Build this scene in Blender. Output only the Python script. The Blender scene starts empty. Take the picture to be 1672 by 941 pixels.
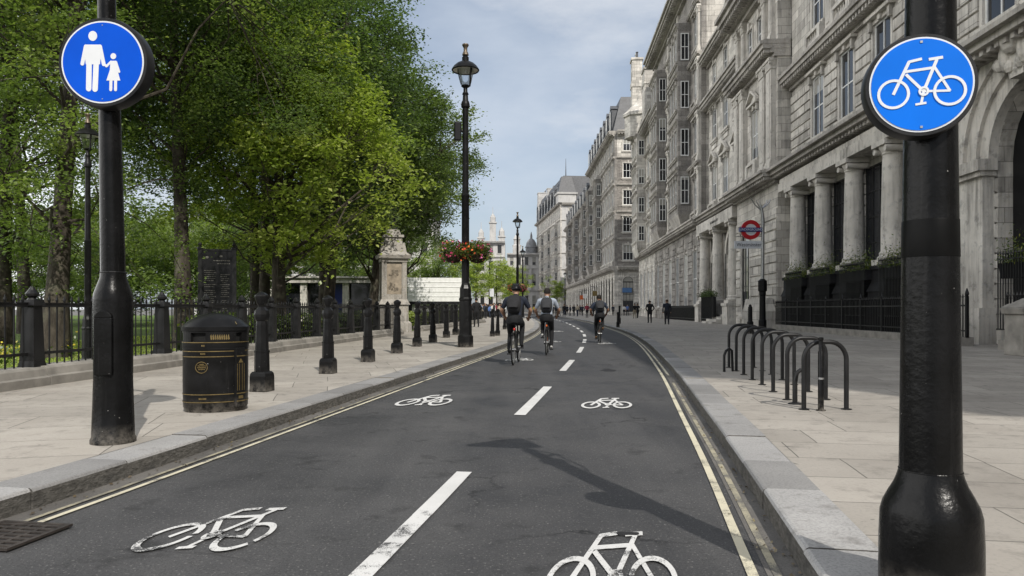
import bpy, bmesh, math, random
import numpy as np
from mathutils import Vector, Matrix

# ------------------------------------------------------------------ camera, sky, sun, exposure
S = bpy.context.scene
COL = S.collection
RAD = math.radians
FPX, HOR, CH = 1200.0, 505.0, 1.2          # focal length (px of a 1672 wide frame), horizon row, eye height
cam_d = bpy.data.cameras.new('camera'); cam = bpy.data.objects.new('camera', cam_d); COL.objects.link(cam)
cam_d.sensor_width = 36; cam_d.lens = 36 * FPX / 1672; cam_d.shift_y = (HOR - 470.5) / 1672
cam_d.clip_start = .05; cam_d.clip_end = 6000
cam.location = (0, 0, CH); cam.rotation_euler = (RAD(90), 0, 0)
S.camera = cam
SUN_EL = RAD(43); SUN_DX, SUN_DY = .37, -.929     # horizontal direction towards the sun
wd = bpy.data.worlds.new('World'); S.world = wd; wd.use_nodes = True
wn, wl = wd.node_tree.nodes, wd.node_tree.links
bg = wn['Background']; bg.inputs[1].default_value = .125
sky = wn.new('ShaderNodeTexSky'); sky.sky_type = 'NISHITA'; sky.sun_disc = False
sky.sun_elevation = SUN_EL; sky.sun_rotation = math.atan2(SUN_DX, SUN_DY)
sky.air_density = 1.0; sky.dust_density = 2.2; sky.ozone_density = 1.2
tc = wn.new('ShaderNodeTexCoord'); mp = wn.new('ShaderNodeMapping'); mp.inputs['Scale'].default_value = (1.2, 1.2, 3.2)
mp.inputs['Location'].default_value = (.35, .1, .2)
cn = wn.new('ShaderNodeTexNoise'); cn.inputs['Scale'].default_value = 1.7; cn.inputs['Detail'].default_value = 9; cn.inputs['Roughness'].default_value = .55
cr = wn.new('ShaderNodeValToRGB'); cr.color_ramp.elements[0].position = .40; cr.color_ramp.elements[1].position = .72
cr.color_ramp.elements[0].color = (.25, .25, .25, 1); cr.color_ramp.elements[1].color = (.92, .92, .92, 1)
cm = wn.new('ShaderNodeMixRGB'); cm.inputs[2].default_value = (5.9, 6.5, 7.35, 1)
wl.new(tc.outputs['Generated'], mp.inputs['Vector']); wl.new(mp.outputs[0], cn.inputs['Vector']); wl.new(cn.outputs['Fac'], cr.inputs[0])
n3 = wn.new('ShaderNodeTexNoise'); n3.inputs['Scale'].default_value = 2.3; n3.inputs['Detail'].default_value = 8; n3.inputs['Roughness'].default_value = .6; wl.new(mp.outputs[0], n3.inputs['Vector'])
r3 = wn.new('ShaderNodeMapRange'); r3.inputs[1].default_value = .5; r3.inputs[2].default_value = .68; r3.inputs[4].default_value = .5; wl.new(n3.outputs['Fac'], r3.inputs[0])
cm0 = wn.new('ShaderNodeMixRGB'); cm0.inputs[2].default_value = (7.6, 7.75, 8.0, 1)
wl.new(cr.outputs[0], cm.inputs[0]); wl.new(sky.outputs[0], cm.inputs[1]); # unseen bright cloud bank, added on the park side to light the shaded facades
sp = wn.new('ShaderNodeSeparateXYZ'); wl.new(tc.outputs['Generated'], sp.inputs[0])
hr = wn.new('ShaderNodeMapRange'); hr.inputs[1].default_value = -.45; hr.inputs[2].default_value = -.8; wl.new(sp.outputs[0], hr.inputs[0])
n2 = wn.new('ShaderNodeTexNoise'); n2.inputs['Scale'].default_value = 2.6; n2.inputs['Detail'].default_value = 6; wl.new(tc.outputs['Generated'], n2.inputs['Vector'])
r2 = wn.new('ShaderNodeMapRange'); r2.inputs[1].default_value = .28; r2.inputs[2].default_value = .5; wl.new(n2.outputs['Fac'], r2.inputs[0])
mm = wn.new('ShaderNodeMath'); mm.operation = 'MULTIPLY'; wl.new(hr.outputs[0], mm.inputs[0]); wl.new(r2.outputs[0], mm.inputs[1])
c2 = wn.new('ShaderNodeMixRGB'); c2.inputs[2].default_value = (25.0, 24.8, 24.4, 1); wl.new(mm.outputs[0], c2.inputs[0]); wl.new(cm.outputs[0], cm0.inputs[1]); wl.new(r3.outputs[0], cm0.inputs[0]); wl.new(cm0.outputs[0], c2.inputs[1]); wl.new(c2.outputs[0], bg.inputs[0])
sl = bpy.data.lights.new('sun', 'SUN'); sl.energy = 4.6; sl.angle = RAD(.5); sl.color = (1, .955, .88)
sun = bpy.data.objects.new('sun', sl); COL.objects.link(sun); sun.location = (20, -50, 60)
sdir = Vector((-SUN_DX * math.cos(SUN_EL), -SUN_DY * math.cos(SUN_EL), -math.sin(SUN_EL)))
sun.rotation_euler = sdir.to_track_quat('-Z', 'Y').to_euler()
S.view_settings.view_transform = 'Standard'; S.view_settings.look = 'None'
S.view_settings.exposure = -0.14; S.view_settings.gamma = 1; S.view_settings.use_curve_mapping = False
S.render.engine = 'CYCLES'; S.cycles.use_denoising = True; S.cycles.max_bounces = 6; S.cycles.diffuse_bounces = 2
S.cycles.transparent_max_bounces = 12; S.cycles.sample_clamp_indirect = 4
R = random.Random(7); NR = np.random.default_rng(11)

# ------------------------------------------------------------------ materials
def lin(c):
    return tuple(((v / 255) / 12.92 if v / 255 <= .04045 else ((v / 255 + .055) / 1.055) ** 2.4) for v in c) + (1,)
class NT:
    def __init__(s, name):
        s.m = bpy.data.materials.new(name); s.m.use_nodes = True
        s.n = s.m.node_tree.nodes; s.l = s.m.node_tree.links; s.b = s.n['Principled BSDF']
    def new(s, t, **kw):
        n = s.n.new('ShaderNode' + t)
        for k, v in kw.items(): setattr(n, k, v)
        return n
    def put(s, sock, v):
        if hasattr(v, 'is_output') or isinstance(v, bpy.types.NodeSocket): s.l.new(v, sock)
        else: sock.default_value = v
    def coord(s, out='Object', scale=(1, 1, 1), rot=(0, 0, 0)):
        t = s.new('TexCoord'); m = s.new('Mapping'); m.inputs['Scale'].default_value = scale; m.inputs['Rotation'].default_value = rot
        s.l.new(t.outputs[out], m.inputs[0]); return m.outputs[0]
    def noise(s, vec, scale, detail=4, rough=.55, out='Fac'):
        n = s.new('TexNoise'); n.inputs['Scale'].default_value = scale; n.inputs['Detail'].default_value = detail
        n.inputs['Roughness'].default_value = rough; s.l.new(vec, n.inputs['Vector']); return n.outputs[out]
    def ramp(s, v, p0, p1, c0=(0, 0, 0, 1), c1=(1, 1, 1, 1)):
        r = s.new('ValToRGB'); e = r.color_ramp.elements; e[0].position = p0; e[1].position = p1; e[0].color = c0; e[1].color = c1
        s.l.new(v, r.inputs[0]); return r.outputs[0]
    def mix(s, f, a, b, bt='MIX'):
        m = s.new('MixRGB', blend_type=bt); s.put(m.inputs[0], f); s.put(m.inputs[1], a); s.put(m.inputs[2], b); return m.outputs[0]
    def math(s, op, a, b=0.0):
        m = s.new('Math', operation=op); s.put(m.inputs[0], a); s.put(m.inputs[1], b); return m.outputs[0]
    def bump(s, h, st=.3, d=.02):
        b = s.new('Bump'); b.inputs['Strength'].default_value = st; b.inputs['Distance'].default_value = d
        s.l.new(h, b.inputs['Height']); s.l.new(b.outputs[0], s.b.inputs['Normal']); return b
    def fin(s, col=None, rough=.6, spec=.4, metal=0.0):
        if col is not None: s.put(s.b.inputs['Base Color'], col)
        s.put(s.b.inputs['Roughness'], rough); s.b.inputs['Specular IOR Level'].default_value = spec
        s.b.inputs['Metallic'].default_value = metal; return s.m
def rgba(r, g=None, b=None): return (r, r if g is None else g, r if b is None else b, 1)

def m_plain(name, col, rough=.6, spec=.4, metal=0.0, var=.25, sc=6, bump=0):
    t = NT(name); v = t.coord(); n = t.noise(v, sc, 5)
    c = t.mix(t.ramp(n, .3, .7), tuple(x * (1 - var) for x in col[:3]) + (1,), tuple(min(1, x * (1 + var * .6)) for x in col[:3]) + (1,))
    if bump: t.bump(t.noise(v, sc * 9, 4), bump, .01)
    return t.fin(c, rough, spec, metal)

def m_stone(name, c_a, c_b, soot=.5, bw=1.1, bh=.46, blocks=True, soot_col=(.055, .05, .045, 1), sscale=1.0):
    t = NT(name); tcn = t.new('TexCoord'); sp = t.new('SeparateXYZ'); t.l.new(tcn.outputs['Object'], sp.inputs[0])
    u = t.math('ADD', sp.outputs[0], sp.outputs[1]); cb = t.new('CombineXYZ'); t.l.new(u, cb.inputs[0]); t.l.new(sp.outputs[2], cb.inputs[1])
    o = tcn.outputs['Object']
    big = t.noise(o, .55 * sscale, 5, .6); c = t.mix(t.ramp(big, .35, .68), c_a, c_b)
    gr = t.noise(o, 3.1, 6, .68); c = t.mix(t.math('MULTIPLY', t.ramp(gr, .54, .68), soot * .8), c, soot_col)      # grimy patches
    fine = t.noise(o, 14, 5, .6); c = t.mix(t.ramp(fine, .3, .75), c, t.mix(.5, c, rgba(.5)), 'MIX')
    h = fine
    if blocks:
        br = t.new('TexBrick'); t.l.new(cb.outputs[0], br.inputs['Vector']); br.inputs['Scale'].default_value = 1
        br.inputs['Brick Width'].default_value = bw; br.inputs['Row Height'].default_value = bh; br.inputs['Mortar Size'].default_value = .012
        br.inputs['Color1'].default_value = rgba(.58); br.inputs['Color2'].default_value = rgba(1.2); br.inputs['Mortar'].default_value = rgba(.3)
        c = t.mix(.75, c, br.outputs['Color'], 'MULTIPLY')
        h = t.math('ADD', t.math('MULTIPLY', br.outputs['Fac'], -1.0), t.math('MULTIPLY', fine, .5))
    # soot streaks running down the stone
    mpn = t.new('Mapping'); mpn.inputs['Scale'].default_value = (5.5, 5.5, .45); t.l.new(o, mpn.inputs[0])
    st = t.noise(mpn.outputs[0], 1.0, 6, .62); st2 = t.noise(o, .33, 4, .6)
    f = t.math('MULTIPLY', t.math('ADD', st, st2), .5)
    c = t.mix(t.math('MULTIPLY', t.ramp(f, .48, .66), soot), c, soot_col)
    t.bump(h, .6, .03)
    return t.fin(c, .85, .2)

def m_black(name, base=.009, rough=.3, chip=True, bs=60, bst=.25):
    t = NT(name); v = t.coord(); n = t.noise(v, bs, 4); w = t.noise(v, 5, 4)
    c = t.mix(t.ramp(w, .35, .7), rgba(base), rgba(base * 1.9, base * 1.9, base * 2.0))
    if chip: c = t.mix(t.ramp(t.noise(v, 42, 3, .5), .735, .77), c, rgba(.33, .32, .3))
    if chip:
        s3 = t.new('SeparateXYZ'); t.l.new(v, s3.inputs[0]); low = t.new('MapRange'); low.inputs[1].default_value = .16; low.inputs[2].default_value = 0; t.l.new(s3.outputs[2], low.inputs[0])
        c = t.mix(t.math('MULTIPLY', t.math('MULTIPLY', low.outputs[0], t.ramp(t.noise(v, 14, 5, .7), .38, .62)), .7), c, rgba(.16, .145, .125))   # pavement dust splashed on the foot
        vd = t.new('Mapping'); vd.inputs['Scale'].default_value = (26, 26, 1.1); t.l.new(v, vd.inputs[0]); c = t.mix(t.math('MULTIPLY', t.ramp(t.noise(vd.outputs[0], 1, 4, .6), .62, .74), .09), c, rgba(.1, .098, .095))
    t.bump(n, bst, .004)
    return t.fin(c, t.ramp(w, .2, .8, rgba(rough * .8), rgba(rough * 1.5)), .26 if chip is False else .15)

M = {}
M['portland'] = m_stone('portland_stone', rgba(.48, .445, .39), rgba(.64, .6, .53), .55)
M['portland_trim'] = m_stone('carved_stone', rgba(.48, .445, .39), rgba(.66, .62, .55), .7, blocks=False, sscale=1.6)
M['sooty'] = m_stone('sooty_stone', rgba(.15, .132, .112), rgba(.29, .262, .225), .6)
M['sooty_trim'] = m_stone('sooty_carved_stone', rgba(.27, .243, .21), rgba(.45, .415, .36), .7, blocks=False, sscale=1.6)
M['browngrey'] = m_stone('brown_grey_stone', rgba(.16, .138, .115), rgba(.24, .21, .175), .5, .55, .2)
M['pale'] = m_stone('pale_far_stone', rgba(.4, .39, .375), rgba(.52, .505, .48), .5, blocks=False, soot_col=(.12, .115, .11, 1), sscale=.5)
M['statue'] = m_stone('weathered_pedestal', rgba(.24, .21, .17), rgba(.34, .315, .27), .95, blocks=False, sscale=2.4)
M['lead'] = m_plain('lead_roof', rgba(.085, .088, .095), .55, .4, var=.4, sc=1.2)
M['slate'] = m_plain('slate_roof', rgba(.06, .062, .068), .5, .4, var=.4, sc=2)
M['white'] = m_plain('white_paint', rgba(.72, .72, .7), .45, .4, var=.12, sc=3)
M['cream'] = m_plain('cream_paint', rgba(.6, .58, .53), .6, .3, var=.15, sc=3)
M['black'] = m_black('black_gloss_paint', .006)
M['iron'] = m_black('black_iron', .008, .34, False, 80, .15)
M['polepaint'] = m_black('thick_black_pole_paint', .0042, .22, True, 38, .6)
M['darkbar'] = m_plain('dark_glazing_bar', rgba(.018), .4)
M['gold'] = m_plain('gold_paint', rgba(.21, .155, .065), .4, .5, .6, .3, 30)
M['steel'] = m_plain('steel', rgba(.4), .35, .5, .9, .2, 20)
M['timber'] = m_plain('red_brown_leather', rgba(.12, .045, .02), .5)
M['glossdark'] = m_plain('dark_panel', rgba(.008, .008, .009), .4, .2)
M['rubber'] = m_plain('tyre_rubber', rgba(.012), .8, .3)
M['red'] = m_plain('red_enamel', lin((176, 24, 34)), .35, .5, var=.1)
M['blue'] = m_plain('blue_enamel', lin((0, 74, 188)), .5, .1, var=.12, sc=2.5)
M['azure'] = m_plain('bright_blue_enamel', lin((6, 102, 206)), .5, .1, var=.14, sc=2.5)  # brighter blue for the face of the bicycle sign
M['navy'] = m_plain('navy_enamel', lin((24, 40, 110)), .35, .5, var=.1)
M['signwhite'] = m_plain('white_reflective', rgba(.6, .615, .64), .5, .15, var=.06)
M['orange'] = m_plain('orange_plastic', rgba(.55, .11, .02), .4)
M['redlight'] = m_plain('red_lens', rgba(.5, .02, .015), .25)
M['earth'] = m_plain('dark_soil', rgba(.03, .022, .015), .95, .1)

def m_glass():
    t = NT('window_glass'); oi = t.new('ObjectInfo'); v = t.coord()
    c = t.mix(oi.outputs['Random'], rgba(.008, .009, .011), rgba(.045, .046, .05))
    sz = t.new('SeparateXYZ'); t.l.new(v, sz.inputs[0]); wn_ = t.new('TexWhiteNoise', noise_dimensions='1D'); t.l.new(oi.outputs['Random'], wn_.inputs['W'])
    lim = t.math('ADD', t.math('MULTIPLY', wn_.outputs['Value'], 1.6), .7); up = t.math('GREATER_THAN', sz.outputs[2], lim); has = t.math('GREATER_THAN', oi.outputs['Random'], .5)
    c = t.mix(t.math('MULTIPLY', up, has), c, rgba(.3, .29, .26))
    t.bump(t.noise(v, 1.3, 2), .12, .03)
    return t.fin(c, .06, .6)
M['glass'] = m_glass()
def m_clear():
    t = NT('clear_lantern_glass'); tr = t.new('BsdfTransparent'); gl = t.new('BsdfGlossy'); gl.inputs['Roughness'].default_value = .05
    tr.inputs[0].default_value = rgba(.9, .93, .95); fr = t.new('LayerWeight'); fr.inputs[0].default_value = .35
    mx = t.new('MixShader'); t.l.new(t.math('ADD', t.math('MULTIPLY', fr.outputs['Fresnel'], .6), .06), mx.inputs[0])
    t.l.new(tr.outputs[0], mx.inputs[1]); t.l.new(gl.outputs[0], mx.inputs[2])
    t.l.new(mx.outputs[0], t.n['Material Output'].inputs[0]); return t.m
M['clear'] = m_clear()

def m_asphalt():
    t = NT('asphalt'); v = t.coord(); a = t.noise(v, 85, 3, .75); b = t.noise(v, .9, 6, .6); k = t.noise(v, 30, 5, .65)
    c = t.mix(t.ramp(b, .3, .72), rgba(.033, .033, .035), rgba(.072, .071, .072))
    lw = t.noise(t.coord('Object', (1.4, .07, 1), (0, 0, RAD(-9))), 1, 5, .6)       # wear that runs along the lane
    c = t.mix(t.math('MULTIPLY', t.ramp(lw, .42, .7), .45), c, rgba(.105, .103, .102))
    c = t.mix(t.math('MULTIPLY', t.ramp(a, .36, .5, rgba(1), rgba(0)), .7), c, rgba(.015))
    c = t.mix(t.ramp(t.noise(v, 58, 2, .5), .63, .69), c, rgba(.15, .146, .14))
    c = t.mix(t.math('MULTIPLY', t.ramp(t.noise(v, 2.3, 6, .7), .57, .66), .6), c, rgba(.018))
    vo = t.new('TexVoronoi', feature='DISTANCE_TO_EDGE'); vo.inputs['Scale'].default_value = .42
    wv = t.new('VectorMath', operation='ADD'); t.l.new(v, wv.inputs[0]); t.l.new(t.noise(v, 1.7, 5, .6, 'Color'), wv.inputs[1]); t.l.new(wv.outputs[0], vo.inputs['Vector'])
    crk = t.ramp(vo.outputs['Distance'], .0, .010, rgba(1), rgba(0)); crk = t.math('MULTIPLY', crk, t.ramp(t.noise(v, .35, 3), .48, .6))
    c = t.mix(crk, c, rgba(.008))
    t.bump(t.math('ADD', t.math('MULTIPLY', a, .6), k), .55, .012)
    return t.fin(c, t.ramp(b, .3, .7, rgba(.62), rgba(.85)), .35)
M['asphalt'] = m_asphalt()
def m_gutter():
    t = NT('worn_gutter'); v = t.coord(); a = t.noise(v, 100, 3, .7); b = t.noise(v, 1.6, 6, .6)
    c = t.mix(t.ramp(b, .3, .7), rgba(.085, .08, .074), rgba(.165, .155, .142)); c = t.mix(t.math('MULTIPLY', t.ramp(a, .34, .5, rgba(1), rgba(0)), .5), c, rgba(.04))
    t.bump(a, .4, .01); return t.fin(c, .8, .3)
M['gutter'] = m_gutter()
def m_paving(name, rot, ca, cb, bw=.95, bh=.62):
    t = NT(name); v = t.coord('Object', (1, 1, 1), (0, 0, rot))
    wob = t.noise(t.coord(), 1.4, 3, .5, 'Color'); wv = t.new('VectorMath', operation='MULTIPLY_ADD')
    t.l.new(wob, wv.inputs[0]); wv.inputs[1].default_value = (.035, .035, 0); t.l.new(v, wv.inputs[2])
    br = t.new('TexBrick'); t.l.new(wv.outputs[0], br.inputs['Vector']); br.inputs['Scale'].default_value = 1
    br.inputs['Brick Width'].default_value = bw; br.inputs['Row Height'].default_value = bh; br.inputs['Mortar Size'].default_value = .006
    br.inputs['Mortar Smooth'].default_value = .3; br.offset = .41; br.squash = 1.3; br.squash_frequency = 3
    br.inputs['Color1'].default_value = rgba(.8); br.inputs['Color2'].default_value = rgba(1.08); br.inputs['Mortar'].default_value = rgba(.2)
    o = t.coord(); b = t.noise(o, .8, 6, .62); f = t.noise(o, 45, 5, .65); g = t.noise(o, 5, 5, .7)
    c = t.mix(t.ramp(b, .3, .7), ca, cb); c = t.mix(.8, c, br.outputs['Color'], 'MULTIPLY')
    c = t.mix(t.math('MULTIPLY', t.ramp(g, .52, .68), .45), c, rgba(.13, .12, .105))
    c = t.mix(t.math('MULTIPLY', t.ramp(f, .3, .5, rgba(1), rgba(0)), .22), c, rgba(.1))
    c = t.mix(t.math('MULTIPLY', t.ramp(t.noise(o, 9, 2, .4), .71, .735), .65), c, rgba(.09, .085, .08))   # gum spots
    t.bump(t.math('ADD', t.math('MULTIPLY', br.outputs['Fac'], -1.2), t.math('MULTIPLY', f, .35)), .4, .012)
    return t.fin(c, .78, .3)
M['pave_r'] = m_paving('york_stone_right', RAD(9), rgba(.275, .252, .222), rgba(.365, .338, .3))
M['pave_l'] = m_paving('york_stone_left', RAD(-14), rgba(.3, .274, .24), rgba(.4, .37, .327), 1.15, .75)
def m_granite(name, k=1.0):
    t = NT(name); v = t.coord(); a = t.noise(v, 70, 3, .7); b = t.noise(v, 1.1, 5, .6); at = t.new('Attribute', attribute_name='tint')
    c = t.mix(t.ramp(b, .3, .7), rgba(.26 * k, .255 * k, .25 * k), rgba(.37 * k, .362 * k, .352 * k)); c = t.mix(t.math('MULTIPLY', t.ramp(a, .35, .55, rgba(1), rgba(0)), .45), c, rgba(.13 * k))
    c = t.mix(1.0, c, t.ramp(at.outputs['Fac'], 0, 1, rgba(.66), rgba(1.08)), 'MULTIPLY')
    c = t.mix(t.math('MULTIPLY', t.ramp(t.noise(v, 4, 6, .7), .56, .7), .5), c, rgba(.09, .08, .068))
    t.bump(a, .5, .008); return t.fin(c, .75, .3)
M['granite'] = m_granite('granite_kerb')
def m_kerbface():
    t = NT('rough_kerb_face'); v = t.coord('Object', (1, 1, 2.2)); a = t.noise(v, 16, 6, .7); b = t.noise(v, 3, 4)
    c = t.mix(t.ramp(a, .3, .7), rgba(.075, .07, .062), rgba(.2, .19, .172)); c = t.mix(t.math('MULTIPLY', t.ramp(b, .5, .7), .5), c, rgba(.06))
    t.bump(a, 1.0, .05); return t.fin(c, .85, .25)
M['kerbface'] = m_kerbface()
def m_mark(name, col, lo, hi, base=(.05, .05, .051, 1), sc=3.2):
    """road paint with worn-through spots"""
    t = NT(name); v = t.coord(); a = t.noise(v, 120, 3, .7); b = t.noise(v, sc, 7, .72)
    f = t.math('ADD', t.math('MULTIPLY', a, .35), t.math('MULTIPLY', b, .8))
    c = t.mix(t.ramp(t.noise(v, 1.2, 5), .3, .7), tuple(x * .82 for x in col[:3]) + (1,), col)
    c = t.mix(t.ramp(f, lo, hi, rgba(0), rgba(1)), c, base)
    t.bump(a, .4, .008); return t.fin(c, .7, .3)
M['mark_white'] = m_mark('road_white', rgba(.62, .615, .6), .66, .72)
M['mark_worn'] = m_mark('road_white_worn', rgba(.62, .615, .6), .60, .66, sc=4.5)
M['mark_yellow'] = m_mark('road_yellow', rgba(.6, .555, .42), .6, .72)
M['mark_yfaint'] = m_mark('road_yellow_faint', rgba(.38, .345, .25), .52, .66, (.12, .115, .105, 1))
M['kerb_yellow'] = m_mark('kerb_yellow', rgba(.44, .35, .19), .56, .68, (.31, .3, .29, 1), 9)
def m_grass(name, ca, cb):
    t = NT(name); v = t.coord(); c = t.mix(t.ramp(t.noise(v, .5, 6, .65), .3, .7), ca, cb); c = t.mix(t.math('MULTIPLY', t.ramp(t.noise(v, 30, 4, .7), .3, .6, rgba(1), rgba(0)), .5), c, rgba(.02, .035, .008))
    t.bump(t.noise(v, 60, 4), .8, .03); return t.fin(c, .9, .2)
M['lawn'] = m_grass('lawn_grass', rgba(.07, .12, .02), rgba(.13, .19, .035))
M['ground'] = m_plain('ground_grey', rgba(.14, .135, .125), .9, .2, var=.4, sc=.05)
def m_bark():
    t = NT('bark'); v = t.coord('Object', (1, 1, .3)); a = t.noise(v, 9, 7, .7); c = t.mix(t.ramp(a, .3, .7), rgba(.018, .015, .012), rgba(.085, .072, .056))
    c = t.mix(t.ramp(t.noise(t.coord(), 2.2, 4), .52, .66), c, rgba(.11, .105, .075)); t.bump(a, .9, .05); return t.fin(c, .9, .2)
M['bark'] = m_bark()
def m_leaf(name, c0, c1, c2, trans=.5):
    t = NT(name); at = t.new('Attribute', attribute_name='tint'); r = t.new('ValToRGB'); e = r.color_ramp.elements
    e[0].color = c0; e[1].color = c2; k = e.new(.5); k.color = c1; t.l.new(at.outputs['Fac'], r.inputs[0])
    d = t.b; t.l.new(r.outputs[0], d.inputs['Base Color']); d.inputs['Roughness'].default_value = .38; d.inputs['Specular IOR Level'].default_value = .5
    tl = t.new('BsdfTranslucent'); g = t.mix(1.0, r.outputs[0], rgba(1.15, 1.3, .5), 'MULTIPLY'); t.l.new(g, tl.inputs[0])
    mx = t.new('MixShader'); mx.inputs[0].default_value = trans; t.l.new(d.outputs[0], mx.inputs[1]); t.l.new(tl.outputs[0], mx.inputs[2])
    t.l.new(mx.outputs[0], t.n['Material Output'].inputs[0]); return t.m
M['leaf_dark'] = m_leaf('plane_leaf_dark', rgba(.05, .083, .036), rgba(.1, .15, .06), rgba(.2, .25, .1))
M['leaf_lime'] = m_leaf('lime_leaf', rgba(.13, .19, .045), rgba(.31, .375, .085), rgba(.52, .55, .19))
M['leaf_mid'] = m_leaf('mid_leaf', rgba(.085, .13, .042), rgba(.18, .24, .075), rgba(.34, .385, .15))
M['leaf_hedge'] = m_leaf('hedge_leaf', rgba(.03, .055, .012), rgba(.07, .11, .018), rgba(.2, .21, .03), .25)
M['leaf_basket'] = m_leaf('basket_leaf', rgba(.03, .06, .012), rgba(.08, .12, .02), rgba(.18, .2, .04), .3)
def m_flower():
    t = NT('flower_petals'); at = t.new('Attribute', attribute_name='tint'); r = t.new('ValToRGB'); r.color_ramp.interpolation = 'CONSTANT'; e = r.color_ramp.elements
    e[0].color = rgba(.4, .04, .12); e[1].position = .35; e[1].color = rgba(.5, .04, .02)
    for p, c in ((.55, rgba(.55, .12, .03)), (.7, rgba(.6, .16, .33)), (.83, rgba(.55, .38, .06)), (.93, rgba(.5, .42, .55))):
        k = e.new(p); k.color = c
    t.l.new(at.outputs['Fac'], r.inputs[0]); return t.fin(r.outputs[0], .6, .3)
M['flower'] = m_flower(); M['dryleaf'] = m_leaf('dry_leaf', rgba(.06, .045, .03), rgba(.12, .09, .05), rgba(.2, .17, .1), .1)
M['yellowflower'] = m_leaf('yellow_flower', rgba(.35, .26, .02), rgba(.5, .4, .03), rgba(.6, .5, .06), .2)

# ------------------------------------------------------------------ mesh helpers
class MB:
    def __init__(s): s.v = []; s.f = []; s.mi = []; s.cur = 0; s.X = None
    def add(s, vs, fs):
        o = len(s.v)
        s.v += [tuple(s.X @ Vector(p)) for p in vs] if s.X is not None else [tuple(p) for p in vs]
        s.f += [tuple(i + o for i in f) for f in fs]; s.mi += [s.cur] * len(fs)
    def box(s, x0, x1, y0, y1, z0, z1):
        s.add([(x0, y0, z0), (x1, y0, z0), (x1, y1, z0), (x0, y1, z0), (x0, y0, z1), (x1, y0, z1), (x1, y1, z1), (x0, y1, z1)],
              [(0, 3, 2, 1), (4, 5, 6, 7), (0, 1, 5, 4), (1, 2, 6, 5), (2, 3, 7, 6), (3, 0, 4, 7)])
    def frustum(s, cx, cy, z0, z1, a0, b0, a1, b1):
        """box with half sizes a0,b0 below and a1,b1 above"""
        s.add([(cx - a0, cy - b0, z0), (cx + a0, cy - b0, z0), (cx + a0, cy + b0, z0), (cx - a0, cy + b0, z0),
               (cx - a1, cy - b1, z1), (cx + a1, cy - b1, z1), (cx + a1, cy + b1, z1), (cx - a1, cy + b1, z1)],
              [(0, 3, 2, 1), (4, 5, 6, 7), (0, 1, 5, 4), (1, 2, 6, 5), (2, 3, 7, 6), (3, 0, 4, 7)])
    def prism_y(s, poly, y0, y1):
        """polygon in x,z (counter-clockwise seen from +y looking to -y not required) pushed from y0 to y1"""
        n = len(poly); vs = [(x, y0, z) for x, z in poly] + [(x, y1, z) for x, z in poly]
        ar = sum(poly[i][0] * poly[(i + 1) % n][1] - poly[(i + 1) % n][0] * poly[i][1] for i in range(n))
        a, b = tuple(range(n)), tuple(range(n, 2 * n))
        side = [(i, (i + 1) % n, n + (i + 1) % n, n + i) for i in range(n)]
        fs = [a, b[::-1]] + [q[::-1] for q in side] if ar > 0 else [a[::-1], b] + side
        s.add(vs, fs)
    def prism_z(s, poly, z0, z1):
        n = len(poly); vs = [(x, y, z0) for x, y in poly] + [(x, y, z1) for x, y in poly]
        ar = sum(poly[i][0] * poly[(i + 1) % n][1] - poly[(i + 1) % n][0] * poly[i][1] for i in range(n))
        a, b = tuple(range(n)), tuple(range(n, 2 * n)); side = [(i, (i + 1) % n, n + (i + 1) % n, n + i) for i in range(n)]
        s.add(vs, [a[::-1], b] + side if ar > 0 else [a, b[::-1]] + [q[::-1] for q in side])
    def lathe(s, prof, n=16, c=(0, 0, 0), rot=0.0, cap=True):
        vs = []; fs = []
        for r, z in prof:
            for k in range(n):
                a = 2 * math.pi * (k + rot) / n; vs.append((c[0] + r * math.cos(a), c[1] + r * math.sin(a), c[2] + z))
        for i in range(len(prof) - 1):
            for k in range(n): k2 = (k + 1) % n; fs.append((i * n + k, i * n + k2, (i + 1) * n + k2, (i + 1) * n + k))
        if cap: fs.append(tuple(range(n))[::-1]); fs.append(tuple((len(prof) - 1) * n + k for k in range(n)))
        s.add(vs, fs)
    def tube(s, pts, rad, n=8, cap=True):
        pts = [Vector(p) for p in pts]
        if not hasattr(rad, '__len__'): rad = [rad] * len(pts)
        vs = []; fs = []; up = None
        for i, p in enumerate(pts):
            d = (pts[min(i + 1, len(pts) - 1)] - pts[max(i - 1, 0)]).normalized()
            if up is None: up = Vector((0, 0, 1)) if abs(d.z) < .9 else Vector((1, 0, 0))
            sd = d.cross(up)
            if sd.length < 1e-5: sd = d.cross(Vector((.3, 1, .2)))
            sd.normalize(); u2 = sd.cross(d).normalized(); up = u2
            for k in range(n):
                a = 2 * math.pi * k / n; q = p + (sd * math.cos(a) + u2 * math.sin(a)) * rad[i]; vs.append(tuple(q))
        for i in range(len(pts) - 1):
            for k in range(n): k2 = (k + 1) % n; fs.append((i * n + k, (i + 1) * n + k, (i + 1) * n + k2, i * n + k2))
        if cap: fs.append(tuple(range(n))); fs.append(tuple((len(pts) - 1) * n + k for k in range(n))[::-1])
        s.add(vs, fs)
    def ring(s, c, axis_a, axis_b, Rr, r, n=28, m=8):
        """torus in the plane of two axes"""
        a, b = Vector(axis_a).normalized(), Vector(axis_b).normalized(); nn = a.cross(b); c = Vector(c); vs = []; fs = []
        for i in range(n):
            t = 2 * math.pi * i / n; d = a * math.cos(t) + b * math.sin(t)
            for k in range(m):
                q = 2 * math.pi * k / m; vs.append(tuple(c + d * (Rr + r * math.cos(q)) + nn * r * math.sin(q)))
        for i in range(n):
            for k in range(m): i2, k2 = (i + 1) % n, (k + 1) % m; fs.append((i * m + k, i2 * m + k, i2 * m + k2, i * m + k2))
        s.add(vs, fs)
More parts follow.
